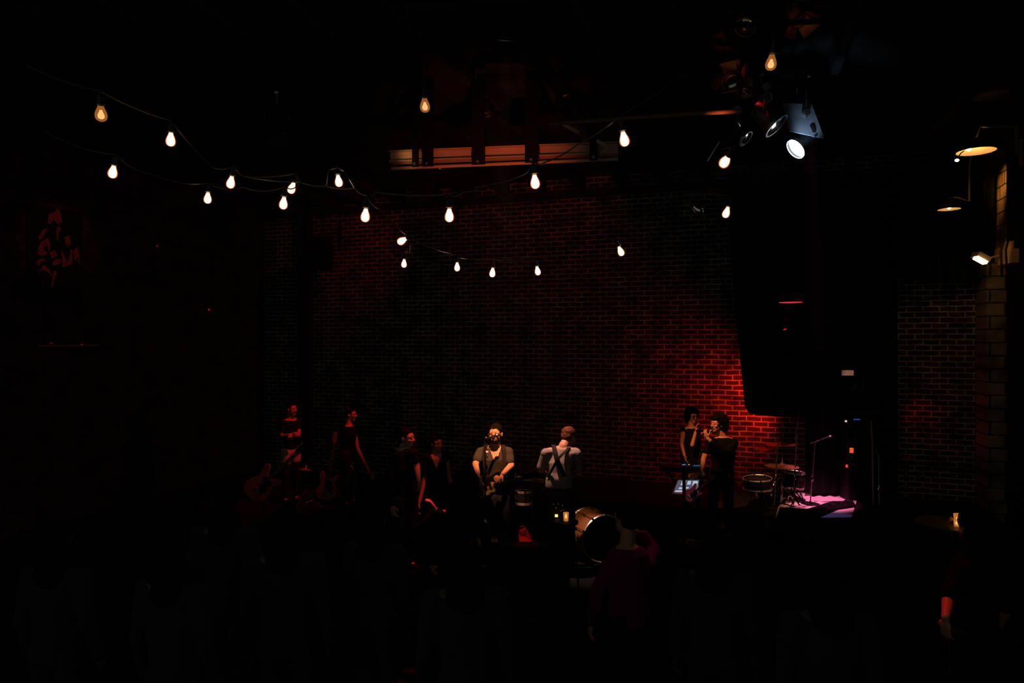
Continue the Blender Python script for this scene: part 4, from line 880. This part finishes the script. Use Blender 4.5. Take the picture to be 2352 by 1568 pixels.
drum(P(1824, 1102, DK + .1), UP + RT * .05, .15, .24, 'small floor tom with shining lugs right of the large cymbal', M_GLOSS, M_CLOTH, 'tom_drum', lugs=6, legs=[(P(1815, 1112, DK + .1), P(1808, 1158, DK + .1)), (P(1834, 1112, DK + .1), P(1842, 1158, DK + .1)), (P(1824, 1112, DK + .2), P(1826, 1150, DK + .3))])
# throne legs and pedals
t = thing('drum_pedal', 'black drum hardware with crossing legs before the pink-lit floor', 'drum hardware', onZ(1825, 1158, ZS))
for k, (a, q) in enumerate([((1800, 1158), (1818, 1120)), ((1815, 1128), (1845, 1152)), ((1818, 1122), (1836, 1160)), ((1824, 1124), (1848, 1155)), ((1800, 1142), (1830, 1128))]):
    m = MB(); m.tube([P(*a, 10.35), P(*q, 10.4)], .011); mk('leg', m, M_BLACK, t)
m = MB(); c = onZ(1868, 1156, ZS + .02); m.tube([P(1822, 1120, 10.5), P(1838, 1128, 10.5), P(1846, 1150, 10.4), c], .01); mk('hose', m, M_BLACK, t)
def micstand(label, base, zf, topz, boom_to, mic=True, col=M_DULL, round_base=True, r=.009):
    base = Vector(base); t = thing('microphone_stand', label, 'microphone stand', base, 'microphone stands')
    top = Vector(boom_to[0]); 
    m = MB(); m.tube([base + UP * .03, top], r, 10); mk('pole', m, col, t)
    m = MB(); mid = base.lerp(top, .42); m.lathe([(.016, -.04), (.02, -.03), (.02, .03), (.014, .04)], mid, (top - base), 14); mk('clutch', m, M_STEEL, t)
    if round_base: m = MB(); m.lathe([(.14, .0), (.14, .012), (.05, .025), (.015, .05)], base, UP, 32); mk('base', m, M_BLACK, t)
    else:
        for k in range(3):
            an = .3 + 2 * PI * k / 3; e = Vector((math.cos(an), math.sin(an), 0)); m = MB(); m.tube([base + UP * .10, base + e * .30 + UP * .012], .009); mk('leg', m, M_BLACK, t)
    if len(boom_to) > 1:
        m = MB(); m.tube([Vector(boom_to[1]), Vector(boom_to[2])], .006, 8); mk('boom', m, col, t)
    return t
micstand('slim microphone stand glowing pink, leaning over the lit stage floor', onZ(1861, 1158, ZS), ZS, 0, [P(1873, 1014, 10.25), P(1862, 1018, 10.3), P(1890, 1008, 10.2)], col=M_DULL)
micro('small microphone at the tip of the pink-lit stand', P(1884, 1010, 10.2), P(1896, 1006, 10.2))
micstand('tall thin boom stand rising before the black backdrop', onZ(1822, 1163, ZS), ZS, 0, [P(1830, 1000, 10.5), P(1826, 1010, 10.5), P(1838, 930, 10.5)], col=M_BLACK, round_base=False)
micstand('short boom stand over the upper cymbal of the stage kit', onZ(1778, 1165, ZS), ZS, 0, [P(1788, 1000, 10.4), P(1780, 992, 10.4), P(1803, 985, 10.4)], col=M_DULL, round_base=False)
micstand('microphone stand directly before the olive shirt singer', Vector((P(1116, 784, 7.95).x, P(1116, 784, 7.95).y, 0)), 0, 0, [P(1114, 1012, 7.95), P(1112, 1013, 7.95), P(1124, 1003, 7.95)], col=M_BLACK, round_base=True)
micro('black microphone right at the olive shirt singer\'s mouth', P(1117, 1007, 7.97), P(1130, 1003, 8.02))
m_t = thing('microphone', 'shiny round microphone head left of the olive shirt singer\'s chin', 'microphone', P(1116, 1005, 7.93), 'microphones')
m = MB(); m.ell(P(1116, 1005, 7.93), RT * .016, FW * .014, UP * .013, 12, 8); mk('grille', m, M_STEEL, m_t); m = MB(); m.tube([P(1116, 1007, 7.93), P(1114, 1013, 7.95)], .006); mk('clip', m, M_BLACK, m_t)
micstand('black microphone pole in front of the glowing screen', Vector((P(1571, 784, 9.0).x, P(1571, 784, 9.0).y, 0)), 0, 0, [P(1571, 1070, 9.0), P(1560, 1074, 9.0), P(1600, 1058, 9.0)], col=M_BLACK, r=.022)

# screen device
t = thing('mixer_tablet', 'tilted tablet screen glowing bluish white beside the curly haired singer', 'tablet', P(1576, 1118, 9.5))
q = [P(1541, 1134, 9.4), P(1603, 1134, 9.4), P(1608, 1099, 9.62), P(1555, 1099, 9.62)]
nn = (q[1] - q[0]).cross(q[2] - q[0]).normalized()
def quad(m, q, th): m.add([*q] + [v - nn * th for v in q], [[0, 1, 2, 3], [7, 6, 5, 4], [0, 4, 5, 1], [1, 5, 6, 2], [2, 6, 7, 3], [3, 7, 4, 0]])
m = MB(); quad(m, q, .03); mk('frame', m, mat('rose_metal', (.45, .22, .22), .45), t, smooth=False)
def bl(u, v): return q[0].lerp(q[1], u).lerp(q[3].lerp(q[2], u), v) + nn * .002
M_SCR = emis('screen_light', (.55, .68, .85), .75); M_SCRD = emis('screen_dark', (.25, .25, .36), .35)
m = MB(); quad(m, [bl(.08, .10), bl(.96, .10), bl(.97, .90), bl(.07, .90)], .001); mk('screen', m, M_SCRD, t, smooth=False)
for (u0, v0, u1, v1) in [(.12, .12, .40, .22), (.22, .30, .42, .42), (.25, .55, .42, .85), (.50, .60, .64, .84), (.72, .50, .92, .84), (.50, .34, .60, .44), (.74, .30, .88, .44)]:
    m = MB(); quad(m, [x_ + nn * .002 for x_ in (bl(u0, v0), bl(u1, v0), bl(u1, v1), bl(u0, v1))], .001); mk('window_panel', m, M_SCR, t, smooth=False)
m = MB(); cc = (q[0] + q[2]) / 2; m.tube([cc - nn * .03, Vector((cc.x, cc.y, .55)) + FW * .05, Vector((cc.x, cc.y, .02)) + FW * .05], .016); m.lathe([(.16, 0), (.16, .015), (.03, .03)], Vector((cc.x, cc.y, 0)) + FW * .05, UP, 24); mk('stand', m, M_BLACK, t)
guitar('wine red electric guitar leaning under the glowing screen', P(1590, 1133, 9.25), RT * .8 + UP * .6, -FW + UP * .4, M_WINE, .55)
t = thing('effects_shelf', 'dark keyboard shelf with small blue lights above the glowing screen', 'keyboard', P(1580, 1070, 9.9))
m = MB(); cc = P(1580, 1075, 9.9); m.obox(cc, RT * .38, FW * .12, UP * .03); mk('case', m, M_GLOSS, t, smooth=False)
for (px, py, mt, w_) in [(1572, 1066, M_LEDB, .03), (1582, 1065, M_LEDW, .012), (1600, 1068, emis('blue_strip', (.02, .2, .5), .35), .05)]:
    m = MB(); m.obox(P(px, py + 1, 9.76), RT * w_, FW * .004, UP * .008); mk('light', m, mt, t, smooth=False)
for s in (-1, 1):
    m = MB(); m.tube([cc + RT * .3 * s - UP * .03, Vector((cc.x, cc.y, .02)) - RT * .3 * s], .013); mk('leg', m, M_BLACK, t)

# guitars on stands at left
guitar('red electric guitar standing tilted at the far left of the group', P(603, 1112, 10.6), RT * .75 + UP * .68, -FW + RT * .25 + UP * .2, M_REDG, 1.25, headm=M_BLACK)
t = thing('guitar_stand', 'black stand carrying the tilted red guitar', 'guitar stand', Vector((P(603, 784, 10.75).x, P(603, 784, 10.75).y, 0)), 'guitar stands')
tripod(t, P(606, 1120, 10.75), 0, .01, .3, .3, M_BLACK)
guitar('dark bass guitar upright with shining pegs beside the woman with bun', P(752, 1116, 11.2), UP * .96 + RT * .16, -FW, M_WINE, 1.0, bass=True)
t = thing('guitar_stand', 'black stand holding the upright bass guitar', 'guitar stand', Vector((P(752, 784, 11.3).x, P(752, 784, 11.3).y, 0)), 'guitar stands')
tripod(t, P(753, 1120, 11.3), 0, .01, .28, .3, M_BLACK)
cymbal(P(702, 1076, 11.5), .10, 'tiny shining cymbal among gear right of the pale shorts', (.1, .1), 0)

# speaker cabinets at right
def cab(c, w_, h_, d_, label, led=None):
    c = Vector(c); t = thing('guitar_cabinet', label, 'amplifier', (c.x, c.y, c.z - h_ / 2), 'amplifier cabinets')
    m = MB(); m.obox(c, RT * w_ / 2, FW * d_ / 2, UP * h_ / 2); mk('cabinet', m, M_BLACK, t, smooth=False)
    m = MB(); m.obox(c - FW * (d_ / 2 + .004), RT * (w_ / 2 - .03), FW * .004, UP * (h_ / 2 - .03)); mk('grille', m, M_CLOTH, t, smooth=False)
    for s in (-1, 1):
        m = MB(); m.obox(c - FW * (d_ / 2 + .008) + UP * s * (h_ / 2 - .015) , RT * w_ / 2, FW * .004, UP * .012); mk('trim_strip', m, M_DULL if s > 0 else M_BLACK, t, smooth=False)
    m = MB(); hp = c + UP * h_ / 2; m.tube([hp - RT * .1, hp - RT * .09 + UP * .03, hp + RT * .09 + UP * .03, hp + RT * .1], .008); mk('handle', m, M_RUBBER, t)
    for (px, py, mt, s) in led or []:
        m = MB(); m.obox(P(px, py, (c - CAM).dot(FW) - d_ / 2 - .02), RT * s[0], FW * .006, UP * s[1]); mk('pilot_light', m, mt, t, smooth=False)
    return t
c = P(1974, 1075, 11.0); c.z = ZS + .38; cab(c, .50, .76, .26, 'lower tall speaker cabinet of the stack at the right of the stage', [(1945, 1070, M_LEDR, (.015, .022))])
c2_ = c + UP * .60; cab(c2_, .48, .42, .24, 'speaker cabinet with orange pilot light stacked on the lower one', [(1956, 1034, M_LEDO, (.028, .04))])
c3_ = c2_ + UP * .33; cab(c3_, .46, .22, .22, 'amplifier head topping the speaker cabinet stack', [(1943, 967, M_LEDW, (.014, .014)), (1968, 963, emis('blue_lit_edge', (.08, .10, .5), .35), (.05, .01))])  # blue strip glows in place of light on the amp's top edge
pipe('thin reddish upright pole right of the speaker cabinets', [P(2001, 966, 10.5), P(2004, 1020, 10.5), onZ(2006, 1166, ZS)], .010, M_BEAM, 'metal_pole')
micstand('bent black stand with coiled cable right of the cabinet stack', onZ(2020, 1175, ZS), ZS, 0, [P(2018, 1040, 10.3), P(2010, 1030, 10.3), P(2020, 1052, 10.2)], col=M_DULL, round_base=False)
# monitor wedges, boxes
def wedge(c, face, w_, label, zf, group='floor monitors'):
    c = Vector(c); f = Vector(face); f.z = 0; f.normalize(); r = Vector((f.y, -f.x, 0)); t = thing('floor_monitor', label, 'loudspeaker', (c.x, c.y, zf), group)
    o = Vector((c.x, c.y, zf)); m = MB(); m.slab([(-.2, 0), (.2, 0), (.12, .13), (-.10, .32), (-.2, .28)], f, UP, r, o - r * w_ / 2, w_); mk('cabinet', m, M_BLACK, t, smooth=False)
    nn = (f * .19 + UP * .22).normalized(); cc = o + f * .015 + UP * .235; m = MB(); m.obox(cc, r * (w_ / 2 - .03), (f * .22 - UP * .19).normalized() * .13, nn * .006); mk('grille', m, M_CLOTH, t, smooth=False)
    return t
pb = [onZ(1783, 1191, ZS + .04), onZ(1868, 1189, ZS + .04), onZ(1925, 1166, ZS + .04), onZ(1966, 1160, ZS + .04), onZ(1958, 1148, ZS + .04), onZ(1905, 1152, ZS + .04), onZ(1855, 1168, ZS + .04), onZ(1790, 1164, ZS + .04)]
t = thing('pedal_board_shade', 'black low pedal board, drawn out to the left as shadow on the stage floor', 'pedal board', onZ(1915, 1165, ZS))
m = MB(); n = len(pb); m.add(pb + [v - UP * .038 for v in pb], [list(range(n)), [n + i for i in range(n)][::-1]] + [[i, (i + 1) % n, n + (i + 1) % n, n + i] for i in range(n)]); mk('board', m, M_CLOTH, t, smooth=False)  # outline stretched left over the dark front, standing in for shadow there
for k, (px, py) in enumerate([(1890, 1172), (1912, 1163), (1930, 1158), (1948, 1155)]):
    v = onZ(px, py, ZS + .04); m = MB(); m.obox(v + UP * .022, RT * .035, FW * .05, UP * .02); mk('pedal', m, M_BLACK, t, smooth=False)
wedge(onZ(1480, 1240, 0), FW, .5, 'wedge monitor on the floor right of the brown bass drum', 0)
t = thing('red_bag', 'small bright red bag on a dark case left of the bass drum', 'bag', P(1204, 1230, 7.2))
m = MB(); qq = [P(1191, 1222, 7.25), P(1208, 1214, 7.2), P(1222, 1243, 7.1), P(1193, 1244, 7.15)]; m.add([*qq] + [v + FW * .07 for v in qq], [[0, 3, 2, 1], [4, 5, 6, 7], [0, 1, 5, 4], [1, 2, 6, 5], [2, 3, 7, 6], [3, 0, 4, 7]]); mk('pouch', m, M_RED, t, smooth=False)
m = MB(); m.tube([qq[0], P(1196, 1208, 7.22), P(1204, 1208, 7.2), qq[1]], .006); mk('handle', m, M_RED, t)
t = thing('flight_case', 'black flight case carrying the red bag', 'case', (P(1206, 784, 7.25).x, P(1206, 784, 7.25).y, 0))
zz = P(1204, 1244, 7.2).z; cc = Vector((P(1206, 784, 7.25).x, P(1206, 784, 7.25).y, zz / 2)); m = MB(); m.obox(cc, RT * .28, FW * .2, UP * (zz / 2 - .002)); mk('case', m, M_BLACK, t, smooth=False)
for s in (-1, 1): m = MB(); m.obox(cc + RT * .1 * s - FW * .203 + UP * .2, RT * .02, FW * .004, UP * .02); mk('latch', m, M_BLACK, t, smooth=False)
# small amp with amber lights + candle glasses
t = thing('effects_rack', 'dark effects rack with tiny knobs and a yellow light left of the bass drum', 'effects rack', (P(1280, 784, 7.55).x, P(1280, 784, 7.55).y, 0))
cc = P(1280, 1166, 7.6); m = MB(); m.obox(Vector((cc.x, cc.y, (cc.z + .15) / 2)), RT * .13, FW * .12, UP * ((cc.z + .15) / 2)); mk('case', m, M_BLACK, t, smooth=False)
m = MB(); m.obox(P(1278, 1184, 7.44), RT * .016, FW * .005, UP * .014); mk('pilot_light', m, emis('yellow_led', (1, .62, .15), 1.6), t, smooth=False)
for (px, py) in [(1282, 1153), (1292, 1156), (1277, 1162), (1289, 1169), (1294, 1167), (1271, 1154)]:
    m = MB(); m.lathe([(.009, 0), (.009, .02), (.006, .022)], P(px, py + 3, 7.48), -FW, 10); mk('knob', m, M_STEEL, t)
def candle(c, r, hgt, label, fl=1.0):
    c = Vector(c); t = thing('candle_glass', label, 'candle glass', c, 'candle glasses')
    m = MB(); m.lathe([(r * .8, 0), (r * .82, .003), (r, hgt), (r * .94, hgt), (r * .76, .008), (.001, .008)], c, UP, 20, False); mk('glass', m, M_TUMBLER, t)
    m = MB(); m.lathe([(r * .68, .009), (r * .68, hgt * .3)], c, UP, 16); mk('wax', m, M_INNER, t)
    m = MB(); m.lathe([(.001, hgt * .3), (.012 * fl, hgt * .42), (.013 * fl, hgt * .6), (.004, hgt * .85), (.0005, hgt * .95)], c, UP, 12); mk('flame', m, M_FLAME, t)
    return t
candle(P(1300, 1196, 7.3), .03, .09, 'glowing amber candle glass between rack and bass drum')
t = thing('small_stool', 'dark stool carrying the candle glass beside the rack', 'stool', (P(1300, 784, 7.3).x, P(1300, 784, 7.3).y, 0)); cc = P(1300, 1196, 7.3)
m = MB(); m.lathe([(.13, -.025), (.13, 0)], cc, UP, 24); mk('seat', m, M_BLACK, t)
for k in range(3):
    e = Vector((math.cos(k * 2.1), math.sin(k * 2.1), 0)); m = MB(); m.tube([cc + e * .08 - UP * .02, Vector((cc.x, cc.y, .01)) + e * .15], .012); mk('leg', m, M_BLACK, t)
ct = P(2184, 1201, 6.6)
t = thing('bar_table', 'dark round bar table with candle glasses at the lower right', 'table', (ct.x, ct.y, 0))
m = MB(); m.lathe([(.3, -.03), (.3, 0)], ct, UP, 36); mk('table_top', m, M_WOOD, t); m = MB(); m.tube([ct - UP * .03, Vector((ct.x, ct.y, .02))], .03, 12); mk('pole', m, M_BLACK, t); m = MB(); m.lathe([(.24, 0), (.24, .015), (.05, .04)], Vector((ct.x, ct.y, 0)), UP, 30); mk('base', m, M_BLACK, t)
candle(ct - RT * .02 - FW * .12, .028, .06, 'smaller left candle glass on the dark bar table')
candle(ct + RT * .045 - FW * .05, .046, .10, 'larger right candle glass glowing on the dark bar table', 1.7)
t = thing('paper_napkin', 'folded reddish napkin corner left of the candle glasses', 'napkin', ct - RT * .06)
m = MB(); m.add([ct + v for v in (RT * -.075 - FW * .1 + UP * .045, RT * -.02 - FW * .1 + UP * .065, RT * -.07 - FW * .1 + UP * .09, RT * -.05 + UP * .002)], [[0, 1, 2], [0, 3, 1], [1, 3, 2], [2, 3, 0]]); mk('napkin', m, mat('napkin', (.8, .3, .25), .8), t, smooth=False)
t = thing('red_flag_sign', 'small slanted plate glowing red at the left foot of the right bricks', 'sign', P(2083, 1053, 10.6))
m = MB(); m.slab([(-.085, -.02), (.05, -.015), (.085, .035), (.0, .03)], RT, UP, FW, P(2083, 1053, 10.6), .01); mk('plate', m, M_RED, t, smooth=False)
m = MB(); m.tube([P(2084, 1045, 10.62), P(2082, 1020, 10.7)], .008); m.tube([P(2084, 1055, 10.65), onZ(2084, 1170, 0)], .008); mk('pole', m, M_BLACK, t)

# ---------------------------------------------------------------- thin stage haze filling the hall
hz = MB(); hz.box((XL + .01, -1.2, .01), (XR - .01, YB - .01, ZC - .01))
hm_ = bpy.data.materials.new('haze'); hm_.use_nodes = True; nt = hm_.node_tree
for n in list(nt.nodes): nt.nodes.remove(n)
vs_ = nt.nodes.new('ShaderNodeVolumeScatter'); vo = nt.nodes.new('ShaderNodeOutputMaterial')
vs_.inputs['Color'].default_value = (.88, 1, .94, 1); vs_.inputs['Density'].default_value = .0007; vs_.inputs['Anisotropy'].default_value = .2
nt.links.new(vs_.outputs[0], vo.inputs['Volume'])
ho = mk('haze', hz, hm_, smooth=False); ho['kind'] = 'stuff'; tag(ho, 'thin stage haze hanging evenly in the whole dark hall', 'haze')
sc.cycles.volume_bounces = 0
